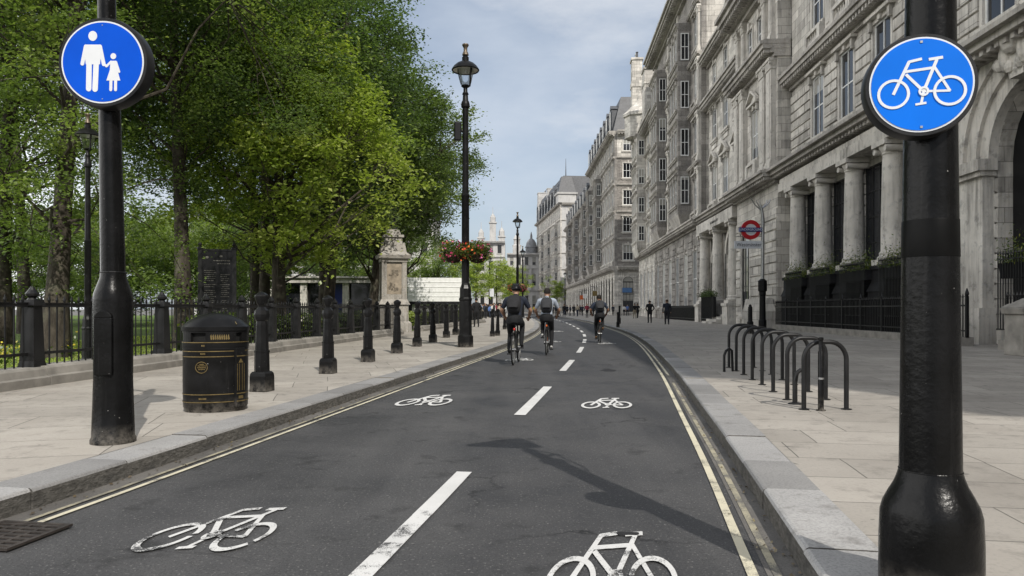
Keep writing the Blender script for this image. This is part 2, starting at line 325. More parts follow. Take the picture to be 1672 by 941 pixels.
    def ball(s, c, rx, ry=None, rz=None, n=12, m=8):
        ry = ry or rx; rz = rz or rx; vs = [(c[0], c[1], c[2] - rz)]; fs = []
        for i in range(1, m):
            p = -math.pi / 2 + math.pi * i / m
            for k in range(n): a = 2 * math.pi * k / n; vs.append((c[0] + rx * math.cos(p) * math.cos(a), c[1] + ry * math.cos(p) * math.sin(a), c[2] + rz * math.sin(p)))
        vs.append((c[0], c[1], c[2] + rz)); L = len(vs) - 1
        for k in range(n): fs.append((0, 1 + (k + 1) % n, 1 + k)); fs.append((L, L - n + k, L - n + (k + 1) % n))
        for i in range(m - 2):
            for k in range(n): a = 1 + i * n; k2 = (k + 1) % n; fs.append((a + k, a + k2, a + n + k2, a + n + k))
        s.add(vs, fs)
    def mesh(s, name, mats, smooth=False, bevel=0):
        me = bpy.data.meshes.new(name); me.from_pydata(s.v, [], s.f); me.update()
        if not isinstance(mats, (list, tuple)): mats = [mats]
        for m in mats: me.materials.append(M[m] if isinstance(m, str) else m)
        if len(mats) > 1: me.polygons.foreach_set('material_index', s.mi)
        if smooth:
            me.polygons.foreach_set('use_smooth', [True] * len(me.polygons))
            try: me.set_sharp_from_angle(angle=RAD(38))
            except Exception: pass
        return me
    def obj(s, name, mats, parent=None, smooth=False, bevel=0):
        return link(name, s.mesh(name, mats, smooth), parent, bevel=bevel)
def link(name, me, parent=None, mat=None, bevel=0):
    o = bpy.data.objects.new(name, me); COL.objects.link(o)
    if parent is not None: o.parent = parent
    if mat is not None: o.matrix_local = mat
    if bevel:
        b = o.modifiers.new('bevel', 'BEVEL'); b.width = bevel; b.segments = 2; b.limit_method = 'ANGLE'; b.angle_limit = RAD(40)
    return o
def tag(o, label, cat, group=None, kind=None):
    if label: o['label'] = label
    if cat: o['category'] = cat
    if group: o['group'] = group
    if kind: o['kind'] = kind
    return o
def thing(name, loc, label, cat, group=None, rz=0.0):
    o = bpy.data.objects.new(name, None); COL.objects.link(o); o.location = loc; o.rotation_euler = (0, 0, rz); o.empty_display_size = .2
    return tag(o, label, cat, group)
def kids(o): return [c for c in bpy.data.objects if c.parent is o]
def dup(root, loc=None, rz=None, label=None, group=None, scale=None):
    def cp(o, par):
        c = o.copy(); COL.objects.link(c)
        if par is not None: c.parent = par; c.matrix_parent_inverse = o.matrix_parent_inverse
        for k in kids(o): cp(k, c)
        return c
    r = cp(root, None)
    if loc is not None: r.location = loc
    if rz is not None: r.rotation_euler = (0, 0, rz)
    if scale is not None: r.scale = scale
    if label: r['label'] = label
    if group: r['group'] = group
    return r
def structure(name, mb, mats, label, smooth=False):
    return tag(mb.obj(name, mats, None, smooth), label, name.replace('_', ' '), None, 'structure')
def text_obj(body, size, parent, mat, loc, rot, name='lettering', ext=.002, sx=1.0):
    cu = bpy.data.curves.new('txt', 'FONT'); cu.body = body; cu.size = size; cu.align_x = 'CENTER'; cu.align_y = 'CENTER'; cu.extrude = ext
    t = bpy.data.objects.new('txt', cu); COL.objects.link(t); bpy.context.view_layer.update()
    me = bpy.data.meshes.new_from_object(t.evaluated_get(bpy.context.evaluated_depsgraph_get())); bpy.data.objects.remove(t)
    me.materials.clear(); me.materials.append(M[mat])
    o = link(name, me, parent); o.location = loc; o.rotation_euler = rot; o.scale = (sx, 1, 1); return o
def leaf_obj(name, P, size, tint, mat, parent=None, up=.7, asp=.62, seed=0):
    g = np.random.default_rng(seed + 5); N = len(P); n = g.normal(size=(N, 3)); n[:, 2] = np.abs(n[:, 2]) * .8 + up * .6; n /= np.linalg.norm(n, axis=1)[:, None]
    t = np.cross(n, g.normal(size=(N, 3))); t /= np.linalg.norm(t, axis=1)[:, None] + 1e-9; b = np.cross(n, t)
    s = (size * g.uniform(.65, 1.25, N))[:, None] if np.isscalar(size) else np.asarray(size)[:, None]
    V = np.stack([P - t * s * .5, P + b * s * asp * .5 + n * s * .12, P + t * s * .5, P - b * s * asp * .5 + n * s * .12], 1).reshape(-1, 3)
    me = bpy.data.meshes.new(name); me.vertices.add(4 * N); me.vertices.foreach_set('co', V.astype(np.float32).ravel())
    me.loops.add(4 * N); me.loops.foreach_set('vertex_index', np.arange(4 * N, dtype=np.int32)); me.polygons.add(N)
    me.polygons.foreach_set('loop_start', np.arange(0, 4 * N, 4, dtype=np.int32)); me.update(calc_edges=True)
    a = me.attributes.new('tint', 'FLOAT', 'POINT'); a.data.foreach_set('value', np.repeat(np.clip(tint, 0, 1), 4).astype(np.float32))
    me.materials.append(M[mat]); return link(name, me, parent)
def gp(px, py, z=0.0):
    """ground point under a reference pixel, used to set out the plan"""
    Y = (CH - z) * FPX / (py - HOR); return ((px - 836) * Y / FPX, Y, z)
PV = .13      # pavement height above the road
# ------------------------------------------------------------------ road, kerbs, pavements
LK = [(-5.65, -12), (-4.25, -3.5), (-2.9, 4.17), (-2.42, 7.38), (-1.3, 15.2), (-.42, 21.5), (.55, 30), (1.3, 39), (1.78, 48), (2.25, 66), (2.3, 110), (.6, 160), (-5, 230)]
RK = [(-1.27, -12), (.06, -4), (1.31, 3.3), (1.68, 5.43), (2.01, 7.46), (3.12, 14.5), (4.62, 25.7), (5.6, 36), (6.3, 49), (7.05, 70), (7.1, 110), (5.4, 160), (-.4, 230)]
def spline(pts, step=.6):
    out = []; n = len(pts)
    for i in range(n - 1):
        p0, p1, p2, p3 = pts[max(i - 1, 0)], pts[i], pts[i + 1], pts[min(i + 2, n - 1)]
        k = max(2, int(math.dist(p1, p2) / step))
        for j in range(k):
            t = j / k; r = []
            t1 = (p2[1] - p0[1]) or 1; t2 = (p3[1] - p1[1]) or 1; h = p2[1] - p1[1]
            m1 = (p2[0] - p0[0]) / t1; m2 = (p3[0] - p1[0]) / t2
            x = (2 * t**3 - 3 * t**2 + 1) * p1[0] + (t**3 - 2 * t**2 + t) * h * m1 + (-2 * t**3 + 3 * t**2) * p2[0] + (t**3 - t**2) * h * m2
            out.append((x, p1[1] + h * t))
    out.append(pts[-1]); return out
LP, RP = spline(LK), spline(RK)
def atY(P, Y):
    for (x0, y0), (x1, y1) in zip(P, P[1:]):
        if y0 <= Y <= y1: return x0 + (x1 - x0) * (Y - y0) / (y1 - y0)
    return P[0][0] if Y < P[0][1] else P[-1][0]
def off(P, d):
    """line shifted sideways by d metres (positive to the right)"""
    o = []
    for i, p in enumerate(P):
        a, b = P[max(i - 1, 0)], P[min(i + 1, len(P) - 1)]; L = math.dist(a, b); o.append((p[0] + d * (b[1] - a[1]) / L, p[1] - d * (b[0] - a[0]) / L))
    return o
def ribbon(mb, A, B, z):
    n = min(len(A), len(B)); mb.add([(x, y, z) for x, y in A[:n]] + [(x, y, z) for x, y in B[:n]], [(i, n + i, n + i + 1, i + 1) for i in range(n - 1)])
mb = MB(); mb.add([(-1500, -400, -.08), (1500, -400, -.08), (1500, 3000, -.08), (-1500, 3000, -.08)], [(0, 1, 2, 3)])
structure('ground', mb, 'ground', 'grey ground under and around the street')
YS = [-12 + .6 * i for i in range(404)]
Lx = [(atY(LP, y), y) for y in YS]; Rx = [(atY(RP, y), y) for y in YS]
mb = MB(); ribbon(mb, [(x - .1, y) for x, y in Lx], [(x + .1, y) for x, y in Rx], 0)
road = structure('road', mb, 'asphalt', 'dark asphalt cycle road curving away between two kerbs')
mb = MB(); ribbon(mb, off(LP, -.02), off(LP, .17), .004); mb.obj('gutter_strip', 'gutter', road)
mb = MB(); ribbon(mb, off(RP, -.16), off(RP, .02), .004); mb.obj('gutter_strip', 'gutter', road)
def yline(P, d, w, mat, y0, y1, z=.008):
    Q = [p for p in P if y0 <= p[1] <= y1]; m = MB(); ribbon(m, off(Q, d - w / 2), off(Q, d + w / 2), z); m.obj('yellow_line', mat, road)
yline(RP, -.225, .05, 'mark_yellow', -12, 90); yline(RP, -.115, .038, 'mark_yfaint', -12, 12); yline(RP, -.115, .04, 'mark_yellow', 12.6, 90)
yline(LP, .26, .04, 'mark_yellow', -12, 90); yline(LP, .165, .035, 'mark_yfaint', -12, 12); yline(LP, .165, .036, 'mark_yellow', 12.6, 90)
def cen(Y): return (atY(LP, Y) + atY(RP, Y)) / 2 + .16 + .05 * max(0, 1 - (Y - 2) / 4)
for i in range(18):
    y0 = 2.35 + 5.93 * i; y1 = y0 + (3.04 if i else 3.04); Q = [(cen(y0 + (y1 - y0) * k / 8), y0 + (y1 - y0) * k / 8) for k in range(9)]
    if i:
        m = MB(); ribbon(m, off(Q, -.066), off(Q, .066), .008); m.obj('lane_dash', 'mark_white', road)
    else:   # the nearest dash is half worn away
        m = MB(); ribbon(m, off(Q[:6], -.054), off(Q[:6], .054), .008); a = m.obj('lane_dash', 'mark_worn', road)
        m = MB(); ribbon(m, off(Q[5:], -.056), off(Q[5:], .056), .008); m.obj('dash_repaint', 'mark_white', a)

def stroke2d(segs, rings, arcs=()):
    """flat bicycle drawing: list of quads/polys in 2-D (u right, v up) with widths"""
    polys = []
    for (a, b, w) in segs:
        a, b = Vector(a), Vector(b); d = (b - a).normalized(); n = Vector((-d.y, d.x)) * w / 2; a2, b2 = a - d * w * .18, b + d * w * .18
        polys.append([a2 - n, b2 - n, b2 + n, a2 + n])
    for (c, r, w, a0, a1) in rings:
        k = 30
        for i in range(k):
            t0, t1 = a0 + (a1 - a0) * i / k, a0 + (a1 - a0) * (i + 1) / k; ri, ro = r - w / 2, r + w / 2; c = Vector(c)
            e0, e1 = Vector((math.cos(t0), math.sin(t0))), Vector((math.cos(t1), math.sin(t1)))
            polys.append([c + e0 * ri, c + e0 * ro, c + e1 * ro, c + e1 * ri])
    return polys
TAU = 2 * math.pi
def bike2d(w=.075, wr=.075):
    """bicycle facing left in a box about 1.5 wide, wheels radius .26"""
    fw, rw, bb = (-.5, 0), (.5, .0), (.04, .02); st, hd = (.23, .47), (-.26, .42)
    segs = [(fw, (-.22, .62), w), ((-.28, .43), (.21, .47), w * .9), ((-.27, .37), bb, w * .95), (bb, (.27, .62), w), ((.14, .64), (.37, .66), w * .95),
            ((.22, .5), rw, w * .85), (bb, rw, w * .75), ((-.22, .62), (.0, .66), w * .9), (bb, (.0, -.2), w * .8), ((-.1, -.23), (.08, -.21), w * .75)]
    rings = [(fw, .27, wr, 0, TAU), (rw, .27, wr, 0, TAU), (bb, .075, w * .7, 0, TAU)]
    return stroke2d(segs, rings)
def road_bike(cx, cy, W, H, mat, name='bicycle_marking', gaps=0, keep=1.0, seed=0):
    r = random.Random(seed); sl = (atY(RP, cy + .5) - atY(RP, cy - .5) + atY(LP, cy + .5) - atY(LP, cy - .5)) / 2
    hold = MB(); z = .0082
    for p in (bike2d(.07, .068) if cy < 6 else bike2d(.095, .09)):
        if r.random() > keep: continue
        q = [(cx + v.x * W / 1.54 + sl * (v.y - .2) * H / .98, cy + (v.y - .2) * H / .98) for v in p]
        hold.add([(x, y, z) for x, y in q], [(0, 1, 2, 3)]); z += .00006
    return hold.obj(name, mat, road)
road_bike(-1.57, 4.02, .60, .80, 'mark_worn', keep=.97, seed=3); road_bike(.475, 3.44, .56, 1.0, 'mark_worn', keep=.96, seed=5)
road_bike(-1.09, 9.65, .64, 1.12, 'mark_white', seed=2); road_bike(1.21, 9.35, .60, 1.02, 'mark_white', seed=4)
road_bike(.2, 17.4, .62, 1.0, 'mark_worn', seed=6); road_bike(3.3, 25.6, .6, 1.0, 'mark_worn', seed=7)
road_bike(2.4, 39.5, .7, 1.4, 'mark_white', seed=8); road_bike(1.5, 27.0, .6, 1.0, 'mark_worn', seed=9)
M['tar'] = m_plain('tar_patch', rgba(.024, .024, .025), .75, .2, var=.4, sc=14)
rr = random.Random(31)
for cx, cy, rx, ry in ((.62, 3.9, .08, .03), (1.9, 14.4, .16, .3)):
    m = MB(); k = 22; ph = [rr.uniform(.55, 1.25) for _ in range(k)]; ph = [(ph[i - 1] + ph[i] * 2 + ph[(i + 1) % k]) / 4 for i in range(k)]
    m.prism_z([(cx + rx * ph[i] * math.cos(TAU * i / k), cy + ry * ph[i] * math.sin(TAU * i / k)) for i in range(k)], .0015, .0022 if cy > 4.5 else .0115); m.obj('tar_patch', 'tar', road)
g = np.random.default_rng(77); N = 520; sd_ = g.random(N) < .5; Yl = 2.6 + 24 * g.random(N)**1.6; Xl = np.array([(atY(LP, y) + abs(o)) if s_ else (atY(RP, y) - abs(o)) for y, s_, o in zip(Yl, sd_, np.abs(g.normal(.02, .09, N)))])
lf = leaf_obj('fallen_leaves', np.stack([Xl, Yl, np.full(N, .013)], 1), .028, g.random(N), 'dryleaf', None, up=3); tag(lf, 'scattered dry leaf bits and grit along both kerbs', 'leaves', None, 'stuff')
# kerbs: one stone after another
def kerb(name, P, sgn, label, y1=200):
    Q = [p for p in P if p[1] <= y1]; cum = [0]
    for a, b in zip(Q, Q[1:]): cum.append(cum[-1] + math.dist(a, b))
    def pt(s):
        for i in range(len(Q) - 1):
            if cum[i + 1] >= s: t = (s - cum[i]) / (cum[i + 1] - cum[i]); return (Q[i][0] + (Q[i + 1][0] - Q[i][0]) * t, Q[i][1] + (Q[i + 1][1] - Q[i][1]) * t)
        return Q[-1]
    mb = MB(); tint = []; rr = random.Random(3); s = 0; yel = []
    while s < cum[-1] - 1.3:
        L = rr.uniform(.82, 1.15) if cum[-1] else 1; a, b = pt(s + .005), pt(s + L - .005); mdl = pt(s + L / 2)
        d = Vector((b[0] - a[0], b[1] - a[1])).normalized(); n = Vector((d.y, -d.x)) * sgn; zz = PV + rr.uniform(-.004, .004); w = .325; ch = .022; j = rr.uniform(-.005, .005)
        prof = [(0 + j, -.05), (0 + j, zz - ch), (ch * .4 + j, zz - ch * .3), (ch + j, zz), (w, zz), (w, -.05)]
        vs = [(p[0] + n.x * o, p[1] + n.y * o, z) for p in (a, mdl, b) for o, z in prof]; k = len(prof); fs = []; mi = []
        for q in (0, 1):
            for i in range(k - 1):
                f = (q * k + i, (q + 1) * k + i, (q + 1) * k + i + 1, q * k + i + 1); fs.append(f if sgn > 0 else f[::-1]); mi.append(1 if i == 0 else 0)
        e0 = tuple(range(k)); e1 = tuple(range(2 * k, 3 * k)); fs.append(e0 if sgn > 0 else e0[::-1]); fs.append(e1[::-1] if sgn > 0 else e1); mi += [1, 1]
        base = len(mb.v); mb.add(vs, fs); mb.mi[-len(fs):] = mi; tint += [rr.random()] * len(vs)
        if rr.random() < .3 and 1 < a[1] < 26: yel.append((b, d, n, zz))
        s += L
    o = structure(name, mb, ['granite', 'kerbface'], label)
    at = o.data.attributes.new('tint', 'FLOAT', 'POINT'); at.data.foreach_set('value', tint)
    for b, d, n, zz in yel:
        m = MB(); m.X = None; b = Vector(b); z = zz + .0022; p0 = b + n * .05 - d * .04; p1 = b + n * .28 - d * .04
        m.add([(*(p0 - d * .02), z), (*(p1 - d * .012), z), (*(p1 + d * .014), z), (*(p0 + d * .018), z)], [(0, 1, 2, 3) if sgn > 0 else (3, 2, 1, 0)])
        m.obj('loading_tick', 'kerb_yellow', o)
    return o
kerb('kerb_right', RP, 1, 'pale granite kerb stones along the right of the road'); kerb('kerb_left', LP, -1, 'grey rough faced kerb stones along the left of the road')
# pavements
def FX(Y): return 13.5 + .053 * Y                    # facade line on the right
def NX(Y): return -7.7 + .089 * Y if Y < 60 else -2.36 - (Y - 60) * .03     # park fence line on the left
A = [p for p in off(RP, .32)]; n = len(A); mb = MB(); B = [(max(FX(y) + 6, 20), y) for x, y in A]; ribbon(mb, A, B, PV); structure('pavement_right', mb, 'pave_r', 'broad stone pavement in front of the stone buildings')
A = [p for p in off(LP, -.32)]; mb = MB(); B = [(NX(y) - .3, y) for x, y in A]; ribbon(mb, B, A, PV); structure('pavement_left', mb, 'pave_l', 'pale stone pavement beside the park railings')
mb = MB(); ribbon(mb, [(-90, y) for y in range(-12, 131, 4)], [(NX(y) - .25, y) for y in range(-12, 131, 4)], .10); structure('lawn', mb, 'lawn', 'sunlit lawn of the park')
g = np.random.default_rng(3); N = 42000; Y = 8 + 26 * g.random(N)**1.4; X = (-7.7 + .089 * Y) - .75 - 9 * g.random(N)**1.3
grass = leaf_obj('grass', np.stack([X, Y, np.full(N, .125)], 1), .085, g.random(N), 'leaf_lime', None, up=-.3, asp=.22); tag(grass, 'short grass blades behind the park railings', 'grass', None, 'stuff')
# street drain
dr = thing('drain_grate', (-2.66, 3.86, 0), 'rusty iron drain grate sunk in the road by the left kerb', 'drain', rz=RAD(-9.5)); dr.scale = (.86, .86, 1)
M['rust'] = m_plain('rusty_iron', rgba(.05, .042, .037), .7, .4, .3, .5, 12, .4); M['void'] = m_plain('dark_void', rgba(.006), .9)
m = MB(); m.box(-.24, .24, -.24, .24, .009, .012); m.obj('pit', 'void', dr)
m = MB()
for a in (-.25, .22): m.box(a, a + .03, -.25, .25, .009, .022)
for b in (-.25, .22): m.box(-.219, .219, b, b + .03, .009, .0215)
m.obj('frame', 'rust', dr); m = MB()
for k in range(7): m.box(-.219, .219, -.20 + k * .064, -.172 + k * .064, .0125, .020)
for k in range(3): m.box(-.12 + k * .11, -.095 + k * .11, -.218, .218, .0125, .0185)
m.obj('bars', 'rust', dr)
# ------------------------------------------------------------------ stone facades
def T(x=0, y=0, z=0): return Matrix.Translation((x, y, z))
CACHE = {}
def arch_pts(a, b, zs, n=12):
    c, r = (a + b) / 2, (b - a) / 2
    return [(c - r * math.cos(math.pi * k / n), zs + r * math.sin(math.pi * k / n)) for k in range(n + 1)]
def wall_storey(mb, u0, u1, z0, z1, ops, th):
    cur = u0
    for (a, b, zs, zh, arch) in sorted(ops):
        if a > cur + .001: mb.box(cur, a, -th, 0, z0, z1)
        if zs > z0 + .001: mb.box(a, b, -th, 0, z0, zs)
        if arch:
            pts = arch_pts(a, b, zh - (b - a) / 2)
            for (xa, za), (xb, zb) in zip(pts, pts[1:]): mb.prism_y([(xa, za), (xb, zb), (xb, z1), (xa, z1)], -th, 0)
        elif zh < z1 - .001: mb.box(a, b, -th, 0, zh, z1)
        cur = b
    if cur < u1 - .001: mb.box(cur, u1, -th, 0, z0, z1)
def window_meshes(w, h, arch, dec, sash, trim, deep=.1):
    key = (round(w, 2), round(h, 2), arch, dec, sash, trim, deep)
    if key in CACHE: return CACHE[key]
    m = MB(); hw = w / 2; fw = .17; sp = h - hw if arch else h
    if dec != 'none':
        for sx in (-1, 1):
            a, b = sorted((sx * hw, sx * (hw + fw))); m.box(a, b, -.03, .06, 0, sp)
        m.box(-hw - .3, hw + .3, -.03, .2, -.16, 0); m.box(-hw - .22, hw + .22, -.03, .12, -.3, -.161)
        if arch:
            ip, op = arch_pts(-hw, hw, sp), arch_pts(-hw - fw, hw + fw, sp)
            for k in range(len(ip) - 1): m.prism_y([ip[k], ip[k + 1], op[k + 1], op[k]], -.03, .075)
            m.frustum(0, .06, h - .06, h + .42, .11, .09, .17, .13)
        else:
            m.box(-hw - fw, hw + fw, -.03, .078, h, h + .2)
        t = h + .2
        if dec in ('ped', 'seg', 'hood'):
            for sx in (-1, 1):
                m.box(sx * (hw + .09) - .09, sx * (hw + .09) + .09, .076, .2, h - .25, h + .2)
            m.box(-hw - .34, hw + .34, -.03, .3, t, t + .14)
            if dec == 'ped':
                H = w * .33 + .12; m.prism_y([(-hw - .36, t + .141), (hw + .36, t + .141), (hw + .36, t + .2), (0, t + H + .2), (-hw - .36, t + .2)], -.03, .1)
                for sx in (-1, 1):
                    p = [(sx * (hw + .42), t + .15), (sx * (hw + .42), t + .27), (0, t + H + .36), (0, t + H + .2)]; m.prism_y(p if sx < 0 else p, .101, .34)
            elif dec == 'seg':
                n = 10; R0 = hw + .36
                arc = [(-R0 + 2 * R0 * k / n, t + .16 + (w * .26) * math.sin(math.pi * k / n)) for k in range(n + 1)]
                m.prism_y([(-R0, t + .141)] + arc + [(R0, t + .141)], -.03, .1)
                for (xa, za), (xb, zb) in zip(arc, arc[1:]): m.prism_y([(xa, za), (xb, zb), (xb, zb + .13), (xa, za + .13)], .0, .33)
            m.frustum(0, .1, h - .02, t, .1, .08, .15, .1)
        if dec == 'key': m.frustum(0, .07, h - .05, h + .45, .1, .08, .17, .12)
    sur = m.mesh('window_surround', trim) if m.v else None
    m = MB(); y0, y1 = -deep, -deep + .07; f = .07
    wide = sash == 'darkbar'
    m.box(-hw, -hw + f, y0, y1, 0, sp); m.box(hw - f, hw, y0, y1, 0, sp); m.box(-hw + f, hw - f, y0, y1, 0, f + .03)
    if arch:
        ip, op = arch_pts(-hw + f, hw - f, sp), arch_pts(-hw, hw, sp)
        for k in range(len(ip) - 1): m.prism_y([ip[k], ip[k + 1], op[k + 1], op[k]], y0, y1)
        m.box(-hw + f, hw - f, y0, y1, sp - .04, sp + .04)
    else: m.box(-hw + f, hw - f, y0, y1, h - f, h)
    nv = (4 if w > 2 else 2) if wide else (1 if w < 1.7 else 2)
    for k in range(nv): u = -hw + w * (k + 1) / (nv + 1); m.box(u - .025, u + .025, y0 + .01, y1 - .01, f + .03, sp - .041 if arch else h - f)
    nh = max(3, int(h / 1.1)) if wide else 1
    for k in range(nh):
        z = h * (k + 1) / (nh + 1)
        if z < sp - .1: m.box(-hw + f, hw - f, y0 - .01, y1 - .03, z - .03, z + .03)
    sm = m.mesh('sash', sash)
    m = MB(); py = -deep + .02
    if arch: P = [(-hw, 0), (hw, 0)] + arch_pts(-hw, hw, sp)[::-1]
    else: P = [(-hw, 0), (hw, 0), (hw, h), (-hw, h)]
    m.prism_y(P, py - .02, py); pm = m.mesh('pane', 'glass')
    CACHE[key] = (sur, sm, pm); return CACHE[key]
def add_window(root, Mx, u, zs, w, h, arch=False, dec='hood', sash='white', trim='portland_trim', deep=.1):
    sur, sm, pm = window_meshes(w, h, arch, dec, sash, trim, deep); mt = Mx @ T(u, 0, zs)
    if sur: o = link('window', sur, root, mt); link('sash', sm, o); link('pane', pm, o)
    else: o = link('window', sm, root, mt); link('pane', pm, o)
    return o
def cornice(root, Mx, u0, u1, z, h, p, trim, dentil=.0, name='cornice', back=-.05):
    m = MB(); m.box(u0, u1, back, p * .22, z, z + h * .22); m.box(u0, u1, back, p * .42, z + h * .221, z + h * .45)
    m.box(u0 - .02, u1 + .02, back, p * .86, z + h * .451, z + h * .72); m.box(u0 - .04, u1 + .04, back, p, z + h * .721, z + h * .92)
    m.prism_y([(u0 - .03, z + h * .921), (u1 + .03, z + h * .921), (u1 + .03, z + h), (u0 - .03, z + h)], back, p * .8)
    if dentil:
        k = int((u1 - u0) / dentil)
        for i in range(k): a = u0 + (u1 - u0) * (i + .25) / k; m.box(a, a + dentil * .5, p * .4, p * .76, z + h * .222, z + h * .452)
    m.X = Mx; mm = MB(); mm.add([tuple(Mx @ Vector(v)) for v in m.v], m.f); return mm.obj(name, 'sooty_trim' if trim != 'pale' else trim, root)
def balustrade(root, Mx, u0, u1, z, h, trim, y=.05, gap=.32, ped=3.4, detail=True):
    m = MB(); m.X = Mx; m.box(u0, u1, y - .14, y + .14, z, z + .16); m.box(u0, u1, y - .15, y + .15, z + h - .15, z + h)
    k = max(1, round((u1 - u0) / ped))
    for i in range(k + 1): u = min(max(u0 + (u1 - u0) * i / k, u0 + .2), u1 - .2); m.box(u - .19, u + .19, y - .17, y + .17, z + .161, z + h - .151)
    nb = int((u1 - u0) / gap)
    for i in range(nb):
        u = u0 + (u1 - u0) * (i + .5) / nb
        if detail: m.lathe([(.06, .16), (.1, .16 + (h - .3) * .25), (.1, .16 + (h - .3) * .4), (.045, .16 + (h - .3) * .75), (.07, h - .15)], 6, (u, y, z), cap=False)
        else: m.box(u - .06, u + .06, y - .06, y + .06, z + .161, z + h - .151)
    return m.obj('balustrade', trim, root)
def pilaster(root, Mx, u, z0, z1, w=.7, p=.16, trim='portland_trim', name='pilaster'):
    key = ('pil', round(z1 - z0, 2), w, p, trim)
    if key not in CACHE:
        H = z1 - z0; m = MB(); hw = w / 2; m.box(-hw - .1, hw + .1, -.03, p + .1, 0, .35); m.box(-hw - .05, hw + .05, -.03, p + .05, .351, .5)
        m.box(-hw, hw, -.03, p, .501, H - .6); m.box(-hw * .62, hw * .62, p - .01, p + .03, .7, H - .8)
        m.box(-hw - .05, hw + .05, -.03, p + .05, H - .6, H - .5); m.frustum(0, p / 2, H - .499, H - .16, hw, p / 2 + .02, hw + .14, p / 2 + .1); m.box(-hw - .17, hw + .17, -.03, p + .16, H - .159, H)
        for sx in (-1, 1): m.prism_y([(sx * (hw + .07) + .1 * math.cos(t), H - .27 + .1 * math.sin(t)) for t in [TAU * k / 8 for k in range(8)]], p + .05, p + .14)
        CACHE[key] = m.mesh('pilaster', trim)
    return link(name, CACHE[key], root, Mx @ T(u, 0, z0))
def column(root, Mx, u, y, z0, z1, r, trim):
    key = ('col', round(z1 - z0, 2), r, trim)
    if key not in CACHE:
        H = z1 - z0; m = MB(); m.box(-r * 1.35, r * 1.35, -r * 1.35, r * 1.35, 0, .22)
        m.lathe([(r * 1.3, .22), (r * 1.32, .3), (r * 1.12, .38), (r * 1.16, .46), (r, .55), (r * 1.0, H * .35), (r * .86, H - .55), (r * .95, H - .5), (r * .88, H - .45), (r * 1.15, H - .26), (r * 1.15, H - .2)], 24)
        m.box(-r * 1.35, r * 1.35, -r * 1.35, r * 1.35, H - .199, H)
        for sx in (-1, 1): m.tube([(sx * r * 1.12, -r * 1.2, H - .33), (sx * r * 1.12, r * 1.2, H - .33)], r * .3, 10)
        CACHE[key] = m.mesh('column', trim, smooth=True)
    return link('column', CACHE[key], root, Mx @ T(u, y, z0))
def build_facade(root, Mx, W, storeys, wall='portland', trim='portland_trim', th=.42, far=False):
    mw = MB(); mw.X = Mx
    for s in storeys:
        z0, z1 = s['z0'], s['z1']; mg = s.get('m', .4); n = s.get('n', 0)
        us = s.get('us') or [mg + (W - 2 * mg) * (i + .5) / n for i in range(n)]
        w, sill, h, arch = s.get('w', 1.3), s.get('sill', .9), s.get('h', 2.4), s.get('arch', False)
        ops = [(u - w / 2, u + w / 2, z0 + sill, z0 + sill + h, arch) for u in us] + [o for o in s.get('extra', [])]
        wall_storey(mw, 0, W, z0, z1, ops, th)
        if s.get('rust'):
            ed = [0] + [x for o in sorted(ops) for x in (o[0] - .2 * (s.get('dec', 'none') != 'none'), o[1] + .2 * (s.get('dec', 'none') != 'none'))] + [W]; rh = s.get('rh', .46); k = int((z1 - z0 - s.get('rtop', 0)) / rh)
            for a, b in zip(ed[::2], ed[1::2]):
                if b - a < .25: continue
                for i in range(k):
                    zz = z0 + i * rh; nb = max(1, round((b - a) / 1.25)); sh = (i % 2) * .5
                    cuts = [a + .012] + [a + (b - a) * (q + sh) / nb for q in range(1 if sh == 0 else 0, nb) if .15 < (q + sh) / nb * (b - a) < (b - a) - .15] + [b - .012]
                    for c0, c1 in zip(cuts, cuts[1:]):
                        e = .03; mw.add([(c0, -.01, zz + .012), (c1 - .01, -.01, zz + .012), (c1 - .01, -.01, zz + rh - .02), (c0, -.01, zz + rh - .02), (c0 + e, .085, zz + .012 + e), (c1 - .01 - e, .085, zz + .012 + e), (c1 - .01 - e, .085, zz + rh - .02 - e), (c0 + e, .085, zz + rh - .02 - e)],
                                         [(4, 7, 6, 5), (0, 4, 5, 1), (1, 5, 6, 2), (2, 6, 7, 3), (3, 7, 4, 0)])
        for u in us: add_window(root, Mx, u, z0 + sill, w, h, arch, s.get('dec', 'hood'), s.get('sash', 'white'), trim, s.get('deep', .1))
        if s.get('panel'):
            for u in us: mw.box(u - w / 2, u + w / 2, -.01, .07, z0 + .12, z0 + sill - .36)
        if s.get('pil'):
            k = s['pil']; ps = [mg + (W - 2 * mg) * i / n for i in range(n + 1)]
            for u in ps: pilaster(root, Mx, min(max(u, .45), W - .45), z0, z1, k[0], k[1], trim)
        if s.get('bal'):
            for u in us: balustrade(root, Mx @ T(0, .1, 0), u - w / 2 - .35, u + w / 2 + .35, z0 + .02, sill - .2, trim, .1, .26, 9, not far)
        if s.get('cor'): p, h_, dn = s['cor']; cornice(root, Mx, -.0, W, z1 - h_, h_, p, trim, dn, s.get('cname', 'cornice'))
    mw.obj('wall', wall, root); return mw
